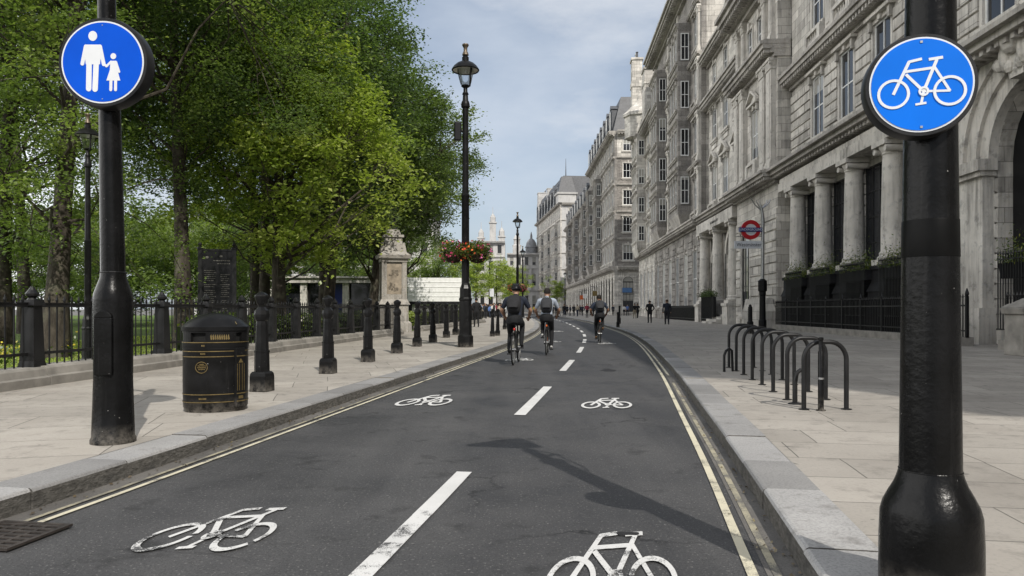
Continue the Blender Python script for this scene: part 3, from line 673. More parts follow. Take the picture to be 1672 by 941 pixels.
def bay_window(root, Mx, u0, w, z0, z1, proj, levels, wall, trim, win=(1.35, 2.7)):
    """bay that stands out from the wall over several storeys"""
    hs = (z1 - z0) / levels; B = Mx @ T(u0, proj, 0); st = []
    for i in range(levels):
        st.append(dict(z0=z0 + hs * i, z1=z0 + hs * (i + 1), n=3 if w > 3.4 else 2, m=.3, w=win[0] * (.8 if w > 3.4 else .9), sill=.95, h=min(win[1], hs - 1.9), dec='hood' if i % 2 == 0 else 'key', cor=(.28, .42, 0), cname='string_course'))
    build_facade(root, B, w, st, wall, trim, th=proj + .06)
    for i in range(levels): add_window(root, B @ Matrix.Rotation(RAD(90), 4, 'Z'), -proj * .5, z0 + hs * i + .95, min(.8, proj * .62), min(win[1], hs - 1.9), False, 'none', 'white', trim, -.035)
    m = MB(); m.X = B; m.frustum(w / 2, -proj / 2 - .02, z0 - 1.1, z0 - .002, w * .4, proj * .2, w / 2, proj / 2 + .02); m.obj('bay_corbel', trim, root); m = MB(); m.X = B; m.frustum(w / 2, -proj / 2 - .03, z1 + .001, z1 + .8, w / 2 + .02, proj / 2 + .02, w * .42, proj * .2); m.obj('bay_roof', trim, root)
def core(root, W, D, z1, mat, z0=0, th=.43, x0=0.0):
    m = MB(); m.box(x0 + .005, W - .005, -D, -th, z0, z1); return m.obj('wall', mat, root)
def chimney(root, u, y, z, w, d, h, mat, pots=4):
    m = MB(); m.box(u - w / 2, u + w / 2, y - d / 2, y + d / 2, z, z + h); m.box(u - w / 2 - .1, u + w / 2 + .1, y - d / 2 - .1, y + d / 2 + .1, z + h * .72, z + h * .78); m.box(u - w / 2 - .16, u + w / 2 + .16, y - d / 2 - .16, y + d / 2 + .16, z + h, z + h + .3); c = m.obj('chimney', mat, root)
    for i in range(pots):
        m = MB(); uu = u - w / 2 + w * (i + .5) / pots; m.lathe([(.2, 0), (.17, .15), (.15, .8), (.2, .85), (.2, .95), (.13, .96)], 10, (uu, y, z + h + .29)); m.obj('chimney_pot', M['cream'] if i % 2 else M['slate'], c, True)
def mansard(root, W, z0, z1, D, inset, mat, ndorm=0, trim='portland_trim', x_inset=0.0, y0=-.1):
    m = MB(); m.add([(0, y0, z0), (W, y0, z0), (W, -D, z0), (0, -D, z0), (x_inset, y0 - inset, z1), (W - x_inset, y0 - inset, z1), (W - x_inset, -D + inset, z1), (x_inset, -D + inset, z1)],
                    [(0, 4, 5, 1), (1, 5, 6, 2), (2, 6, 7, 3), (3, 7, 4, 0), (4, 7, 6, 5), (0, 1, 2, 3)])
    r = m.obj('roof', mat, root)
    for i in range(ndorm):
        u = W * (i + .5) / ndorm; d = MB(); h = (z1 - z0) * .62; d.box(u - .8, u + .8, -inset - 1.0, y0 + .05, z0 + .3, z0 + .3 + h); d.prism_y([(u - 1, z0 + .301 + h), (u + 1, z0 + .301 + h), (u, z0 + 1.05 + h)], -inset - 1, y0 + .2)
        d.obj('dormer', 'lead', r); add_window(root, T(0, y0 + .35, 0), u, z0 + .55, 1.0, h - .45, False, 'none')
FA = math.atan2(1, .053)
def bldg(name, Y0, label, ex=0.0): return thing(name, (FX(Y0) + ex, Y0, PV), label, 'building', None, FA)
I4 = Matrix.Identity(4); PT, PTT = 'portland', 'portland_trim'; M['dullblue'] = m_plain('faded_blue_board', rgba(.07, .15, .3), .6)

# ---- nearest palace front: columns, arched porch, tall upper windows
Y0A = -11.5; bA = bldg('office_building', Y0A, 'grey stone building with giant columns and arched porch, nearest on the right')
W = 52.74; uA = lambda Y: (Y - Y0A) * 1.0014
cols = [uA(y) for y in (38.9, 35.3, 31.7, 28.1)]; wins = [uA(y) for y in (37.1, 33.5, 29.9, 26.2)]; arch_u = uA(20.2)
far_w = [uA(y) for y in (14.2, 10.6, 7, 3.4, -.2, -3.8, -7.4)]
st = [dict(z0=0, z1=8.2, us=wins + far_w, w=3.22, sill=.6, h=6.5, dec='none', sash='darkbar', rust=True, rtop=1.2, deep=.07, extra=[(arch_u - 2.0, arch_u + 2.0, .02, 7.6, True)])]
build_facade(bA, I4, W, st, PT, PTT, th=.5); core(bA, W, 14, 23.3, PT, th=.51)
m = MB(); m.X = T(arch_u, 0, 0); m.box(-2, 2, -.5, -.44, .02, 5.6); m.prism_y([(-2, 5.601), (2, 5.601)] + arch_pts(-2, 2, 5.6)[::-1], -.5, -.44); pd = m.obj('door', 'glossdark', bA)
m = MB(); m.X = T(arch_u, 0, 0)
for sx in (-1, 1):
    a, b = sorted((sx * 2.0, sx * 3.7)); m.box(a, b, .061, .55, 0, 1.1); a, b = sorted((sx * 2.06, sx * 3.5)); m.box(a, b, .061, .42, 1.101, 5.1); m.box(a - .1, b + .1, .061, .55, 5.101, 5.25); m.box(a - .18, b + .18, .061, .66, 5.251, 5.6)
for r0, r1, y1 in ((2.0, 2.45, .28), (2.45, 2.95, .4), (2.95, 3.4, .52)):
    ip, op = [(x, z) for x, z in arch_pts(-r0, r0, 5.6, 20)], [(x, z) for x, z in arch_pts(-r1, r1, 5.6, 20)]
    for k in range(20): m.prism_y([ip[k], ip[k + 1], op[k + 1], op[k]], -.03, y1)
m.frustum(0, .35, 7.5, 9.0, .3, .34, .55, .5); m.ball((0, .8, 8.55), .38, .3, .45, 10, 8); m.ball((-.4, .7, 8.2), .25, .2, .5, 8, 6); m.ball((.4, .7, 8.2), .25, .2, .5, 8, 6)
for k in range(9): t = -.9 + .225 * k; m.ball((t, .62 + .08 * (k % 2), 7.75 + .35 * abs(t)), .17, .16, .2, 7, 5)
m.obj('porch_arch', PTT, bA)
for u in cols: column(bA, I4, u, .42, 2.75, 7.5, .42, PTT)
M['blackstone'] = m_plain('dark_painted_stone', rgba(.016, .016, .017), .7, .15, var=.4, sc=3)
for u in cols:
    m = MB(); m.X = T(u, .42, 0); m.frustum(0, 0, 0, 1.75, .75, .62, .75, .62); m.frustum(0, 0, 1.751, 2.1, .8, .66, .62, .56); m.frustum(0, 0, 2.101, 2.6, .62, .56, .58, .56); m.box(-.68, .68, -.62, .62, 2.601, 2.75); m.obj('column_pedestal', 'blackstone', bA)
m = MB(); m.box(uA(24.6), W - .6, -.05, .95, 7.5, 7.95); m.box(uA(24.6), W - .62, -.05, .88, 7.951, 8.2); m.obj('entablature', PTT, bA)
cornice(bA, I4, 0, W, 8.2, .75, 1.45, PTT, .36)
allw = wins + [arch_u + 1.9, arch_u - 1.9] + far_w
st = [dict(z0=8.95, z1=14.1, us=allw, w=1.6, sill=.85, h=3.1, dec='hood', rust=True, rh=.5, rtop=.9, cor=(.8, .85, .32)),
      dict(z0=14.1, z1=19.2, us=allw, w=1.6, sill=1.25, h=2.7, dec='ped', bal=True, rust=False, cor=(.6, .6, .32)), dict(z0=19.2, z1=23.4, us=allw, w=1.2, sill=.8, h=2.0, dec='key', cor=(.9, .8, .4))]
build_facade(bA, I4, W, st, PT, PTT)
for u in [(a + b) / 2 for a, b in zip(allw[:-1], allw[1:])]: pilaster(bA, I4, u, 14.12, 18.55, .7, .2, PTT)
m = MB(); m.box(0, W, -14, .1, 23.4, 24.4); m.obj('roof', PT, bA)
# entrance pier left of the columns, stone carved scroll consoles under the first floor windows
m = MB()
for u in wins:
    for sx in (-.8, .8): m.box(u + sx - .13, u + sx + .13, -.02, .32, 9.0, 9.58); m.ball((u + sx, .3, 9.15), .13, .13, .17, 8, 6)
    m.box(u - .5, u + .5, -.02, .06, 12.95, 13.15); m.ball((u, .08, 13.3), .3, .12, .2, 8, 6)
m.obj('carving', PTT, bA)

# ---- corner pavilion with paired giant pilasters
Y0P = 41.3; bP = bldg('stone_pavilion', Y0P, 'projecting stone pavilion with tall paired pilasters above a rusticated base'); W = 9.0; Q = T(0, .75, 0)
st = [dict(z0=0, z1=8.2, us=[6.7], w=1.9, sill=.7, h=5.6, arch=True, dec='hood', sash='darkbar', rust=True, rh=.62, rtop=.9), dict(z0=8.95, z1=15.3, us=[4.5], w=1.5, sill=1.4, h=3.2, dec='ped', bal=True),
      dict(z0=16.25, z1=19.7, us=[3.4, 5.6], w=1.1, sill=.7, h=1.9, dec='key'), dict(z0=20.9, z1=24.5, us=[4.5], w=1.6, sill=.7, h=2, dec='seg', cor=(.8, .7, .4))]
build_facade(bP, Q, W, st, PT, PTT, th=1.17); core(bP, W, 14, 24.6, PT); cornice(bP, Q, -.1, W + .1, 8.2, .75, 1.0, PTT, .36, back=-.7); cornice(bP, Q, -.1, W + .1, 15.3, .95, 1.0, PTT, .36, back=-.7); cornice(bP, Q, -.15, W + .15, 19.7, 1.2, 1.5, PTT, .42, back=-.7)
m = MB(); m.X = Q; m.prism_y([(1.2, 20.91), (7.8, 20.91), (4.5, 22.7)], .0, .9); m.prism_y([(1.0, 20.91), (1.4, 20.91), (4.5, 22.75), (4.5, 23.1)], .2, 1.3); m.prism_y([(8, 20.91), (7.6, 20.91), (4.5, 22.75), (4.5, 23.1)], .2, 1.3); m.obj('pediment', PTT, bP)
for u in (.75, 2.15, 6.85, 8.25): pilaster(bP, Q, u, 9.0, 15.3, .95, .3, PTT); pilaster(bP, Q, u, 16.27, 19.7, .6, .22, PTT)
m = MB(); m.X = Q; m.frustum(2.6, .35, 0, 1.0, 2.5, .32, 2.5, .32); m.frustum(2.6, .35, 1.001, 1.7, 2.4, .3, 2.25, .16); m.obj('plinth', PT, bP)
m = MB(); m.box(0, W, -14, .6, 24.6, 25.4); m.obj('roof', PT, bP)

# ---- lower block with arched entrance and columns
Y0B = 50.5; bB = bldg('entrance_block', Y0B, 'stone block with a columned arched entrance up steps behind the station sign'); W = 12.4
st = [dict(z0=0, z1=8.2, us=[], extra=[(2.2, 5.4, .7, 6.9, True), (7.6, 10.2, .9, 6.2, True)], rust=False), dict(z0=8.95, z1=14.2, n=3, w=1.7, sill=1.05, h=2.85, dec='ped', bal=True), dict(z0=14.2, z1=18.6, n=3, w=1.7, sill=.8, h=2.6, dec='hood', panel=True, cor=(.9, .9, .36)), dict(z0=18.6, z1=22.4, n=3, w=1.3, sill=.8, h=1.9, dec='key', cor=(1.0, .8, .4))]
build_facade(bB, I4, W, st, PT, PTT); core(bB, W, 14, 22.4, PT); cornice(bB, I4, 0, W, 8.2, .75, 1.3, PTT, .36)
for u in (1.3, 6.4, 11.3): column(bB, I4, u, .55, 1.5, 7.4, .45, PTT); 
m = MB(); m.box(0.02, W, -.03, 1.05, 7.4, 8.18); m.obj('entablature', PTT, bB)
for u in (1.3, 6.4, 11.3):
    m = MB(); m.X = T(u, .55, 0); m.box(-.75, .75, -.5, .7, 0, 1.3); m.box(-.82, .82, -.5, .78, 1.301, 1.5); m.obj('column_pedestal', PTT, bB)
m = MB(); m.box(2.2, 5.4, -.43, -.4, .7, 5.3); m.prism_y([(2.2, 5.301), (5.4, 5.301)] + arch_pts(2.2, 5.4, 5.3)[::-1], -.43, -.4); m.box(7.6, 10.2, -.43, -.4, .9, 4.9); m.prism_y([(7.6, 4.901), (10.2, 4.901)] + arch_pts(7.6, 10.2, 4.9)[::-1], -.43, -.4); m.obj('door', 'glossdark', bB)
for c, r, zs in ((3.8, 1.6, 5.3), (8.9, 1.3, 4.9)):
    m = MB()
    ip, op = arch_pts(c - r, c + r, zs), arch_pts(c - r - .4, c + r + .4, zs)
    for k in range(12): m.prism_y([ip[k], ip[k + 1], op[k + 1], op[k]], -.03, .2)
    m.frustum(c, .15, zs + r - .1, zs + r + .7, .18, .15, .3, .25); m.box(c - r, c + r, -.4, -.3, zs - .1, zs + .1); m.obj('arch_moulding', PTT, bB)
m = MB()
for k in range(4): m.box(2.1, 5.5, .0, 2.0 - .34 * k, .17 * k, .17 * (k + 1))
m.obj('step', PT, bB)
m = MB(); rr = random.Random(4)
for k in range(13): a = 7.3 + k * .21 - 3.0; m.box(a, a + rr.choice((.05, .12, .14)), 1.04, 1.065, 7.68, 7.68 + rr.choice((.14, .2, .2)))
m.obj('inscription', 'blackstone', bB); m = MB(); m.box(0, W, -14, .1, 22.4, 23.2); m.obj('roof', PT, bB)
for u in (2.3, 6.2, 10.1):
    pass

# ---- tall dark block with stacked bays
Y0C = 63; bC = bldg('tall_block', Y0C, 'tall soot dark stone block with stacked bays, highest on the right', -.6); W = 28; SO, SOT = 'sooty', 'sooty_trim'
zz = [0, 8.95, 13.9, 18.7, 23.3, 27.8, 31.6]; us = [2.2, 12.3, 14.9, 25.6]
st = [dict(z0=0, z1=8.95, n=6, w=2.0, sill=1.3, h=5.0, arch=False, dec='key', rust=True, rh=.6, rtop=1.0, cor=(.9, .8, .4))]
for i in range(1, 6): st.append(dict(z0=zz[i], z1=zz[i + 1], us=us, w=1.75, sill=.9, h=2.9, dec=('ped', 'hood', 'seg', 'hood', 'key')[i - 1], bal=i in (1, 3), pil=None, cor=(.45, .45, 0) if i < 5 else (1.5, 1.1, .5), cname='string_course' if i < 5 else 'cornice'))
build_facade(bC, I4, W, st, SO, SOT)
for u0 in (4.6, 18.0): bay_window(bC, I4, u0, 5.2, 9.8, 27.4, 1.2, 4, SO, SOT)
for u in (.6, 11.0, 16.9, 27.4): 
    for i in range(1, 6): pilaster(bC, I4, u, zz[i] + .02, zz[i + 1] - .5, .8, .22, PTT)
core(bC, W, 14, 31.6, PT); mansard(bC, W, 31.6, 36, 14, 2.2, 'slate', 5, SOT)
for u in (.9, 14, 27.2): chimney(bC, u, -5, 33.5, 1.2, 2.4, 5.4, 'portland', 3)

# ---- lower bowed block with chimneys
Y0D = 91.2; bD = bldg('chimney_block', Y0D, 'narrow pale stone block with tall chimneys past the tall dark block'); W = 21
zz = [0, 9.2, 13.9, 18.4, 22.8, 26.4]
st = [dict(z0=0, z1=9.2, n=5, w=2.0, sill=1.3, h=5.0, dec='key', rust=True, rh=.6, rtop=1, cor=(.9, .8, .4))] + [dict(z0=zz[i], z1=zz[i + 1], n=5, w=1.8, sill=.95, h=2.6, dec=('ped', 'hood', 'key', 'key')[i - 1], cor=(.4, .45, 0) if i < 4 else (1.2, 1, .5), cname='string_course' if i < 4 else 'cornice') for i in range(1, 5)]
build_facade(bD, I4, W, st, PT, PTT); core(bD, W, 14, 26.4, PT); bay_window(bD, I4, 13.2, 6.2, 9.8, 26, 1.3, 4, PT, PTT)
mansard(bD, W, 26.4, 29.4, 14, 1.8, 'slate', 4, PTT); m = MB(); m.X = T(16.3, .5, 0); m.lathe([(2.2, 26.0), (2.2, 29), (2.45, 29.1), (2.45, 29.5), (1.7, 30.2), (.5, 31.4), (.1, 33)], 8); m.obj('turret', PT, bD)
chimney(bD, 9, .1, 26.4, 2.6, 1.6, 7.0, PT, 4); chimney(bD, 20, .55, 24, 1.9, 1.5, 14.5, PT, 3)

# ---- the corner block past the side street: its end wall faces the camera
def corner_block(name, X, Y, rz, W, D, heights, label, wall, trim, upper, nb, ew, mans=4.5, dorm=6, end_bays=3):
    b = thing(name, (X, Y, PV), label, 'building', None, rz); n = len(heights) - 1; st, se = [], []
    for i in range(n):
        z0, z1 = heights[i], heights[i + 1]; last = i == n - 1; hh = z1 - z0
        base = dict(z0=z0, z1=z1, w=1.8 if i == 0 else 1.7, sill=.6 if i == 0 else 1.0, h=hh * (.72 if i == 0 else .55), arch=i == 0, dec='hood' if i == 2 else 'key', rust=i == 0, rh=.55, rtop=1.3,
                    cor=(1.1, .9, .5) if last or i == 0 else (.3, .4, 0), cname='cornice' if last or i == 0 else 'string_course', sash='darkbar' if i == 0 else 'white')
        st.append(dict(base, n=nb, bal=i in (1, 3))); se.append(dict(base, n=end_bays))
    build_facade(b, I4, W, st[:1], PT, PTT, far=True); build_facade(b, I4, W, st[1:], wall, trim, far=True)
    Me = T(0, -D, 0) @ Matrix.Rotation(RAD(90), 4, 'Z'); build_facade(b, Me, D - .42, se[:1], PT, PTT, far=True); build_facade(b, Me, D - .42, se[1:-1] if upper else se[1:], ew, PTT, far=True)
    if upper: build_facade(b, Me, D - .42, se[-1:], PT, PTT, far=True)
    m = MB(); m.box(.43, W, -D, -.43, 0, heights[-1]); m.obj('wall', wall, b)
    if mans: mansard(b, W, heights[-1] + .02, heights[-1] + mans * 1.35, D, 1.5, 'slate', dorm, PTT, 1.5, y0=.2)
    return b
bE = corner_block('corner_block', 17.45, 125, RAD(90), 40, 16, [0, 8.4, 13.2, 17.8, 22.4, 27.0, 31.4], 'brown grey corner block with white windows on its end wall past the side street', SO, PTT, True, 10, 'browngrey', 4.6, 8, 5)
for i in (1, 2): bay_window(bE, I4, 4 + 14 * i, 4.4, 9.4, 26.4, 1.2, 4, SO, SOT)
chimney(bE, 20, -2.5, 33, 1.6, 1.4, 6, PT, 4); chimney(bE, 6, -6, 33, 1.4, 2.6, 6, PT, 4); chimney(bE, 30, -6, 33, 1.4, 2.6, 5, PT, 4)
m = MB(); m.box(-.16, -.02, -2.9, -1.3, 3.9, 4.7); sg = m.obj('shop_sign', 'dullblue', bE)
bE2 = corner_block('mansion_block', 17.6, 166, RAD(90.6), 62, 16, [0, 8, 12.6, 17, 21.4, 25.6], 'dark grey mansion block with many bays farther down the street', SO, SOT, False, 15, SO, 4.2, 9, 3)
for u in (3, 17, 33, 48, 60): chimney(bE2, u, -3, 27, 1.8, 1.4, 5.6, PT, 3)
for i in range(3): bay_window(bE2, I4, 5 + 20 * i, 4.4, 9, 25, 1.2, 4, SO, SOT)
bF = corner_block('white_corner_block', 16.2, 246, RAD(90 + 5.2), 64, 18, [0, 9, 14.5, 20, 25.5, 31, 36.6], 'pale stone corner block with turret and chimney stacks where the street bends', PT, PTT, False, 14, 'pale', 7, 8, 3)
for i in range(3): bay_window(bF, I4, 6 + 18 * i, 5, 10, 30, 1.2, 4, PT, PTT)
m = MB(); m.frustum(2.2, -2.2, 36.7, 39.5, 3.0, 3.0, 3.0, 3.0); m.frustum(2.2, -2.2, 39.501, 40.1, 3.4, 3.4, 3.5, 3.5); tw = m.obj('turret', 'pale', bF); m = MB(); m.frustum(2.2, -2.2, 40.101, 45.6, 3.0, 3.0, 1.7, 1.7); m.lathe([(.2, 45.6), (.05, 52)], 6, (2.2, -2.2, 0)); m.obj('roof', 'slate', tw)
chimney(bF, 36, -3, 37, 3, 5, 10, 'pale', 5); chimney(bF, 60, -3, 30, 4, 6, 19, 'pale', 6)
# shop signs at the foot of the far blocks
for y, z, c, nm in ((150, 4.4, 'gold', 'yellow'), (168, 4.2, 'white', 'white'), (176, 4.0, 'orange', 'orange')):
    t = thing('shop_sign', (16.9 if y < 160 else 16.7, y, 0), nm + ' projecting shop sign far down the right side', 'sign'); m = MB(); m.box(-.06, .06, -.06, .06, z + .5, z + 1.3); m.box(-.7, .9, -.05, .05, z + 1.3, z + 1.38); m.obj('bracket', 'iron', t)
    m = MB(); m.box(-.45, .45, -.12, .12, z - .5, z + .5); m.obj('panel', c, t)

M['palelead'] = m_plain('weathered_pale_lead', rgba(.22, .225, .235), .6, .3, var=.3, sc=1)
# ---- buildings that close the view
def vista(name, X0, X1, Y, zs, label, nb, extra=None, D=14):
    W = X1 - X0; b = thing(name, (X1, Y, 0), label, 'building', None, RAD(180)); st = []
    for i in range(len(zs) - 1):
        hh = zs[i + 1] - zs[i]; last = i == len(zs) - 2
        st.append(dict(z0=zs[i], z1=zs[i + 1], n=nb, w=min(2.0, W / nb * .42), sill=hh * .2, h=hh * .55, arch=i == 1, dec='key', cor=(1.4, 1.2, 0) if last else (.5, .6, 0), sash='darkbar', pil=(1.0, .5) if i == 1 else None))
    build_facade(b, I4, W, st, 'pale', 'pale', far=True); m = MB(); m.box(0, W, -D, -.43, 0, zs[-1]); m.obj('wall', 'pale', b); return b
v1 = vista('domed_palace', -2, 20, 300, [0, 9, 18, 24], 'pale palace front with small grey dome and corner turrets closing the street', 7)
for u in (1.8, 18): 
    m = MB(); m.X = T(u, -3, 0); m.frustum(0, 0, 24, 27, 1.7, 1.7, 1.7, 1.7); m.lathe([(1.9, 27), (1.9, 27.5), (1.3, 27.8), (1.3, 29.6), (1.6, 29.9), (1.0, 31.2), (.3, 32), (.1, 34.5)], 8); m.obj('tower', 'pale', v1)
m = MB(); m.X = T(12, -6, 0); m.lathe([(2.4, 24), (2.4, 26.6), (2.7, 26.9), (2.3, 27.4), (2.0, 28.8), (1.3, 30), (.5, 30.6), (.5, 31.6), (.1, 33.4)], 14); m.obj('dome', 'palelead', v1, True)
v2 = vista('white_tower_building', -12.5, -2.5, 262, [0, 8, 14, 20, 25.5], 'pale stone building with three small roof turrets behind the street trees', 3)
for u, h in ((1.2, 30), (4.4, 35), (8.6, 29.5)):
    m = MB(); m.X = T(u, -2.5, 0); m.frustum(0, 0, 25.5, h - 3, 1.1, 1.1, 1.1, 1.1); m.frustum(0, 0, h - 3 + .01, h - 2.5, 1.4, 1.4, 1.4, 1.4); m.lathe([(1.0, h - 2.5), (1.0, h - .8), (.6, h), (.12, h + .6), (.06, h + 3)], 8); m.obj('turret', 'pale', v2)
v3 = vista('terrace_building', -66, -16, 150, [0, 6, 11, 16, 20], 'long pale terrace seen in pieces through the park trees', 16)
m = MB(); m.box(0, 50, -14, -.5, 20, 23); m.obj('roof', 'slate', v3)
# dark dome and lantern far behind: chimneys seen over the roofs are parts of the blocks above
# ------------------------------------------------------------------ sign posts
def disc_sign(post, cx, cy, cz, r, depth, yaw, draw, face='blue'):
    """drum shaped sign facing the road; draw() adds the white symbol in the face plane"""
    mx = T(cx, cy, cz) @ Matrix.Rotation(yaw, 4, 'Z'); n = 64
    m = MB(); c = [(r * math.cos(TAU * k / n), r * math.sin(TAU * k / n)) for k in range(n)]
    prof = [(r * .965, -.002), (r * 1.03, -.002), (r * 1.055, .012), (r * 1.055, depth), (r * .96, depth + .02)]
    vs = [(q * math.cos(TAU * k / n), y, q * math.sin(TAU * k / n)) for q, y in prof for k in range(n)]; fs = [(i * n + k, i * n + (k + 1) % n, (i + 1) * n + (k + 1) % n, (i + 1) * n + k) for i in range(len(prof) - 1) for k in range(n)]
    fs.append(tuple((len(prof) - 1) * n + k for k in range(n))); m.add(vs, fs); d = m.obj('sign_drum', 'iron', post, True); d.matrix_local = mx
    def disc(q, y0, y1): 
        k = MB(); k.prism_y([(q * x / r, q * z / r) for x, z in c], y0, y1); return k
    disc(r * .962, -.004, .003).obj('sign_rim', 'signwhite', d); disc(r * .925, -.0065, -.0035).obj('sign_face', face, d)
    k = MB()
    for i, p in enumerate(draw(r)): k.prism_y([(v[0], v[1]) for v in p], -.0085 - .00003 * i, -.0062 - .00001 * i)
    k.obj('symbol', 'signwhite', d)
    k = MB()
    for sz in (-1, 1): k = MB(); k.box(-.004, .004, -.009, -.0064, sz * r * .86 - .004, sz * r * .86 + .004); k.obj('rivet', 'steel', d)
    return d
def bike_symbol(r):
    s = r * 1.58 / 1.54
    return [[(v.x * s, (v.y - .16) * s) for v in p] for p in bike2d(.058, .052)]
def circ(cx, cz, rx, rz, n=20): return [(cx + rx * math.cos(TAU * k / n), cz + rz * math.sin(TAU * k / n)) for k in range(n)]
def cap_line(a, b, w):
    a, b = Vector(a), Vector(b); d = (b - a).normalized(); nn = Vector((-d.y, d.x)) * w / 2; t = math.atan2(d.y, d.x)
    return [tuple(a + Vector((math.cos(t + math.pi / 2 + math.pi * k / 6), math.sin(t + math.pi / 2 + math.pi * k / 6))) * w / 2) for k in range(7)] + [tuple(b + Vector((math.cos(t - math.pi / 2 + math.pi * k / 6), math.sin(t - math.pi / 2 + math.pi * k / 6))) * w / 2) for k in range(7)]
def walkers_symbol(r):
    s = r / 74; P = lambda x, y: ((x - 168) * s, (102 - y) * s); L = lambda a, b, w: cap_line(P(*a), P(*b), w * s)
    out = [circ(*P(151.5, 57), 7.6 * s, 8.6 * s), [P(140, 72), P(163, 72), P(166.5, 78), P(164, 106), P(139.5, 106), P(136.5, 78)]]
    out += [L((139.5, 75), (133.5, 105), 6.5), L((164, 75), (170.5, 106), 6.5), L((145.2, 104), (144.5, 148), 9.4), L((157.4, 104), (155.5, 149), 9.4), L((170.5, 106), (176, 109), 4)]
    out += [circ(*P(187, 92), 4.9 * s, 5.2 * s), [P(182, 100), P(192, 100), P(194, 116), P(199, 134), P(175, 134), P(181, 116)], L((183, 101.5), (175, 109.5), 3.8), L((191.5, 102), (197, 119), 3.8), L((183, 132), (182.6, 150), 5), L((191, 132), (190.8, 150), 5)]
    return out
M['matblack'] = m_plain('flat_black_paint', rgba(.006), .4, .07)
# left post
lp = gp(185, 722, PV); t = thing('sign_post', lp, 'black pole with round blue sign of an adult and child, left pavement', 'sign')
m = MB(); m.lathe([(.168, 0), (.168, .03), (.158, .05), (.148, .34), (.146, .42), (.143, .5), (.146, 1.14), (.143, 1.19), (.128, 1.235), (.098, 1.32), (.094, 1.36)], 32); bs = m.obj('base', 'polepaint', t, True)
m = MB(); m.ring((0, 0, 1.365), (1, 0, 0), (0, 1, 0), .093, .006, 28, 6); m.obj('weld_ring', 'iron', bs)
m = MB(); m.box(-.07, .07, -.158, -.11, .55, 1.0); m.prism_y([(.07 * math.cos(math.pi * k / 10), 1.001 + .06 * math.sin(math.pi * k / 10)) for k in range(11)], -.158, -.11); m.obj('access_door', 'polepaint', bs, bevel=.006)
m = MB(); m.tube([(0, 0, 1.3), (-.035, 0, 3.02)], [.092, .078], 24); m.obj('shaft', 'polepaint', t, True)
m = MB(); m.X = T(-.045, 0, 0); m.tube([(0, 0, 3.0), (-.01, 0, 3.75)], .068, 20); m.tube([(-.0, -.01, 3.58), (-.22, .0, 3.83), (-.5, .02, 3.95)], [.03, .028, .025], 10); m.tube([(0, 0, 3.72), (0, 0, 3.9), (.0, 0, 3.96)], [.05, .05, .02], 12); m.obj('top_arm', 'polepaint', t, True)
m = MB(); m.lathe([(.02, 0), (.16, .02), (.17, .06), (.1, .16), (.04, .2)], 18, (-.56, .02, 3.8)); m.obj('lamp_head', 'black', t, True)
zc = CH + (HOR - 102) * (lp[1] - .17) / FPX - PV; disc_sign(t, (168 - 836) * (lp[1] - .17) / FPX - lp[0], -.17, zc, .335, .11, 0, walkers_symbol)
m = MB(); m.box(-.1, .05, -.11, -.03, zc - .18, zc - .12); m.box(-.1, .05, -.11, -.03, zc + .12, zc + .18); m.obj('sign_bracket', 'iron', t)
# right post, close to the camera
RY = 2.72; rp = ((1519 - 836) * RY / FPX, RY, PV); t = thing('sign_post', rp, 'thick black pole with a round blue bicycle sign, nearest on the right', 'sign')
Zp = lambda py, Y=RY: CH + (HOR - py) * Y / FPX - PV
wpx = lambda w: w * RY / FPX / 2 * .925
prof = [(.182, -.0), (.178, .02), (wpx(166), .04), (wpx(165), Zp(880)), (wpx(161), Zp(838)), (wpx(152), Zp(822)), (wpx(135), Zp(806)), (wpx(116), Zp(790)), (wpx(105), Zp(776)), (wpx(101), Zp(768))]
m = MB(); m.lathe(prof, 48); bs = m.obj('base', 'polepaint', t, True)
m = MB(); m.ring((0, 0, Zp(767)), (1, 0, 0), (0, 1, 0), wpx(100.5), .0022, 40, 6); m.obj('weld_ring', 'polepaint', bs)
m = MB(); m.tube([(0, 0, Zp(772)), (0, 0, Zp(515)), (0, 0, Zp(0)), (0, 0, 2.95)], [wpx(100), wpx(93), wpx(80), wpx(74)], 40); sh = m.obj('shaft', 'polepaint', t, True)
m = MB(); m.lathe([(wpx(91.8), Zp(421)), (wpx(92.3), Zp(420)), (wpx(90.6), Zp(362)), (wpx(90), Zp(361))], 40, cap=False); m.obj('paint_band', 'matblack', sh, True)
m = MB(); m.lathe([(.088, 2.9), (.1, 2.92), (.1, 2.98), (.06, 3.02), (.05, 3.35), (.065, 3.36), (.065, 3.4), (.02, 3.44)], 20); m.tube([(0, 0, 3.3), (-.05, .12, 3.42), (-.12, .3, 3.46)], .025, 8); m.tube([(0, 0, 3.1), (.12, -.02, 3.24), (.2, -.05, 3.25)], .02, 8); m.obj('top_fitting', 'polepaint', t, True)
m = MB(); m.prism_z([(.14, .12), (-.02, .5), (-.2, .42), (-.52, .16), (-.22, .1), (-.04, .04)], 3.42, 3.52); m.obj('lamp_head', 'black', t, bevel=.015); m = MB(); m.tube([(.1, .0, 2.6), (.13, .02, 2.75), (.13, .04, 3.2), (.05, .08, 3.3)], .012, 8); m.obj('cable_pipe', 'polepaint', t, True)
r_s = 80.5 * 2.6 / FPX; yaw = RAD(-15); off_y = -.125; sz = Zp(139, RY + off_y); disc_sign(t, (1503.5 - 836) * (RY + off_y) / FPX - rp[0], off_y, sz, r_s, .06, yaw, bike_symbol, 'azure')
m = MB(); m.box(-.05, .05, -.075, -.02, sz - .06, sz + .06); m.obj('sign_bracket', 'iron', t)

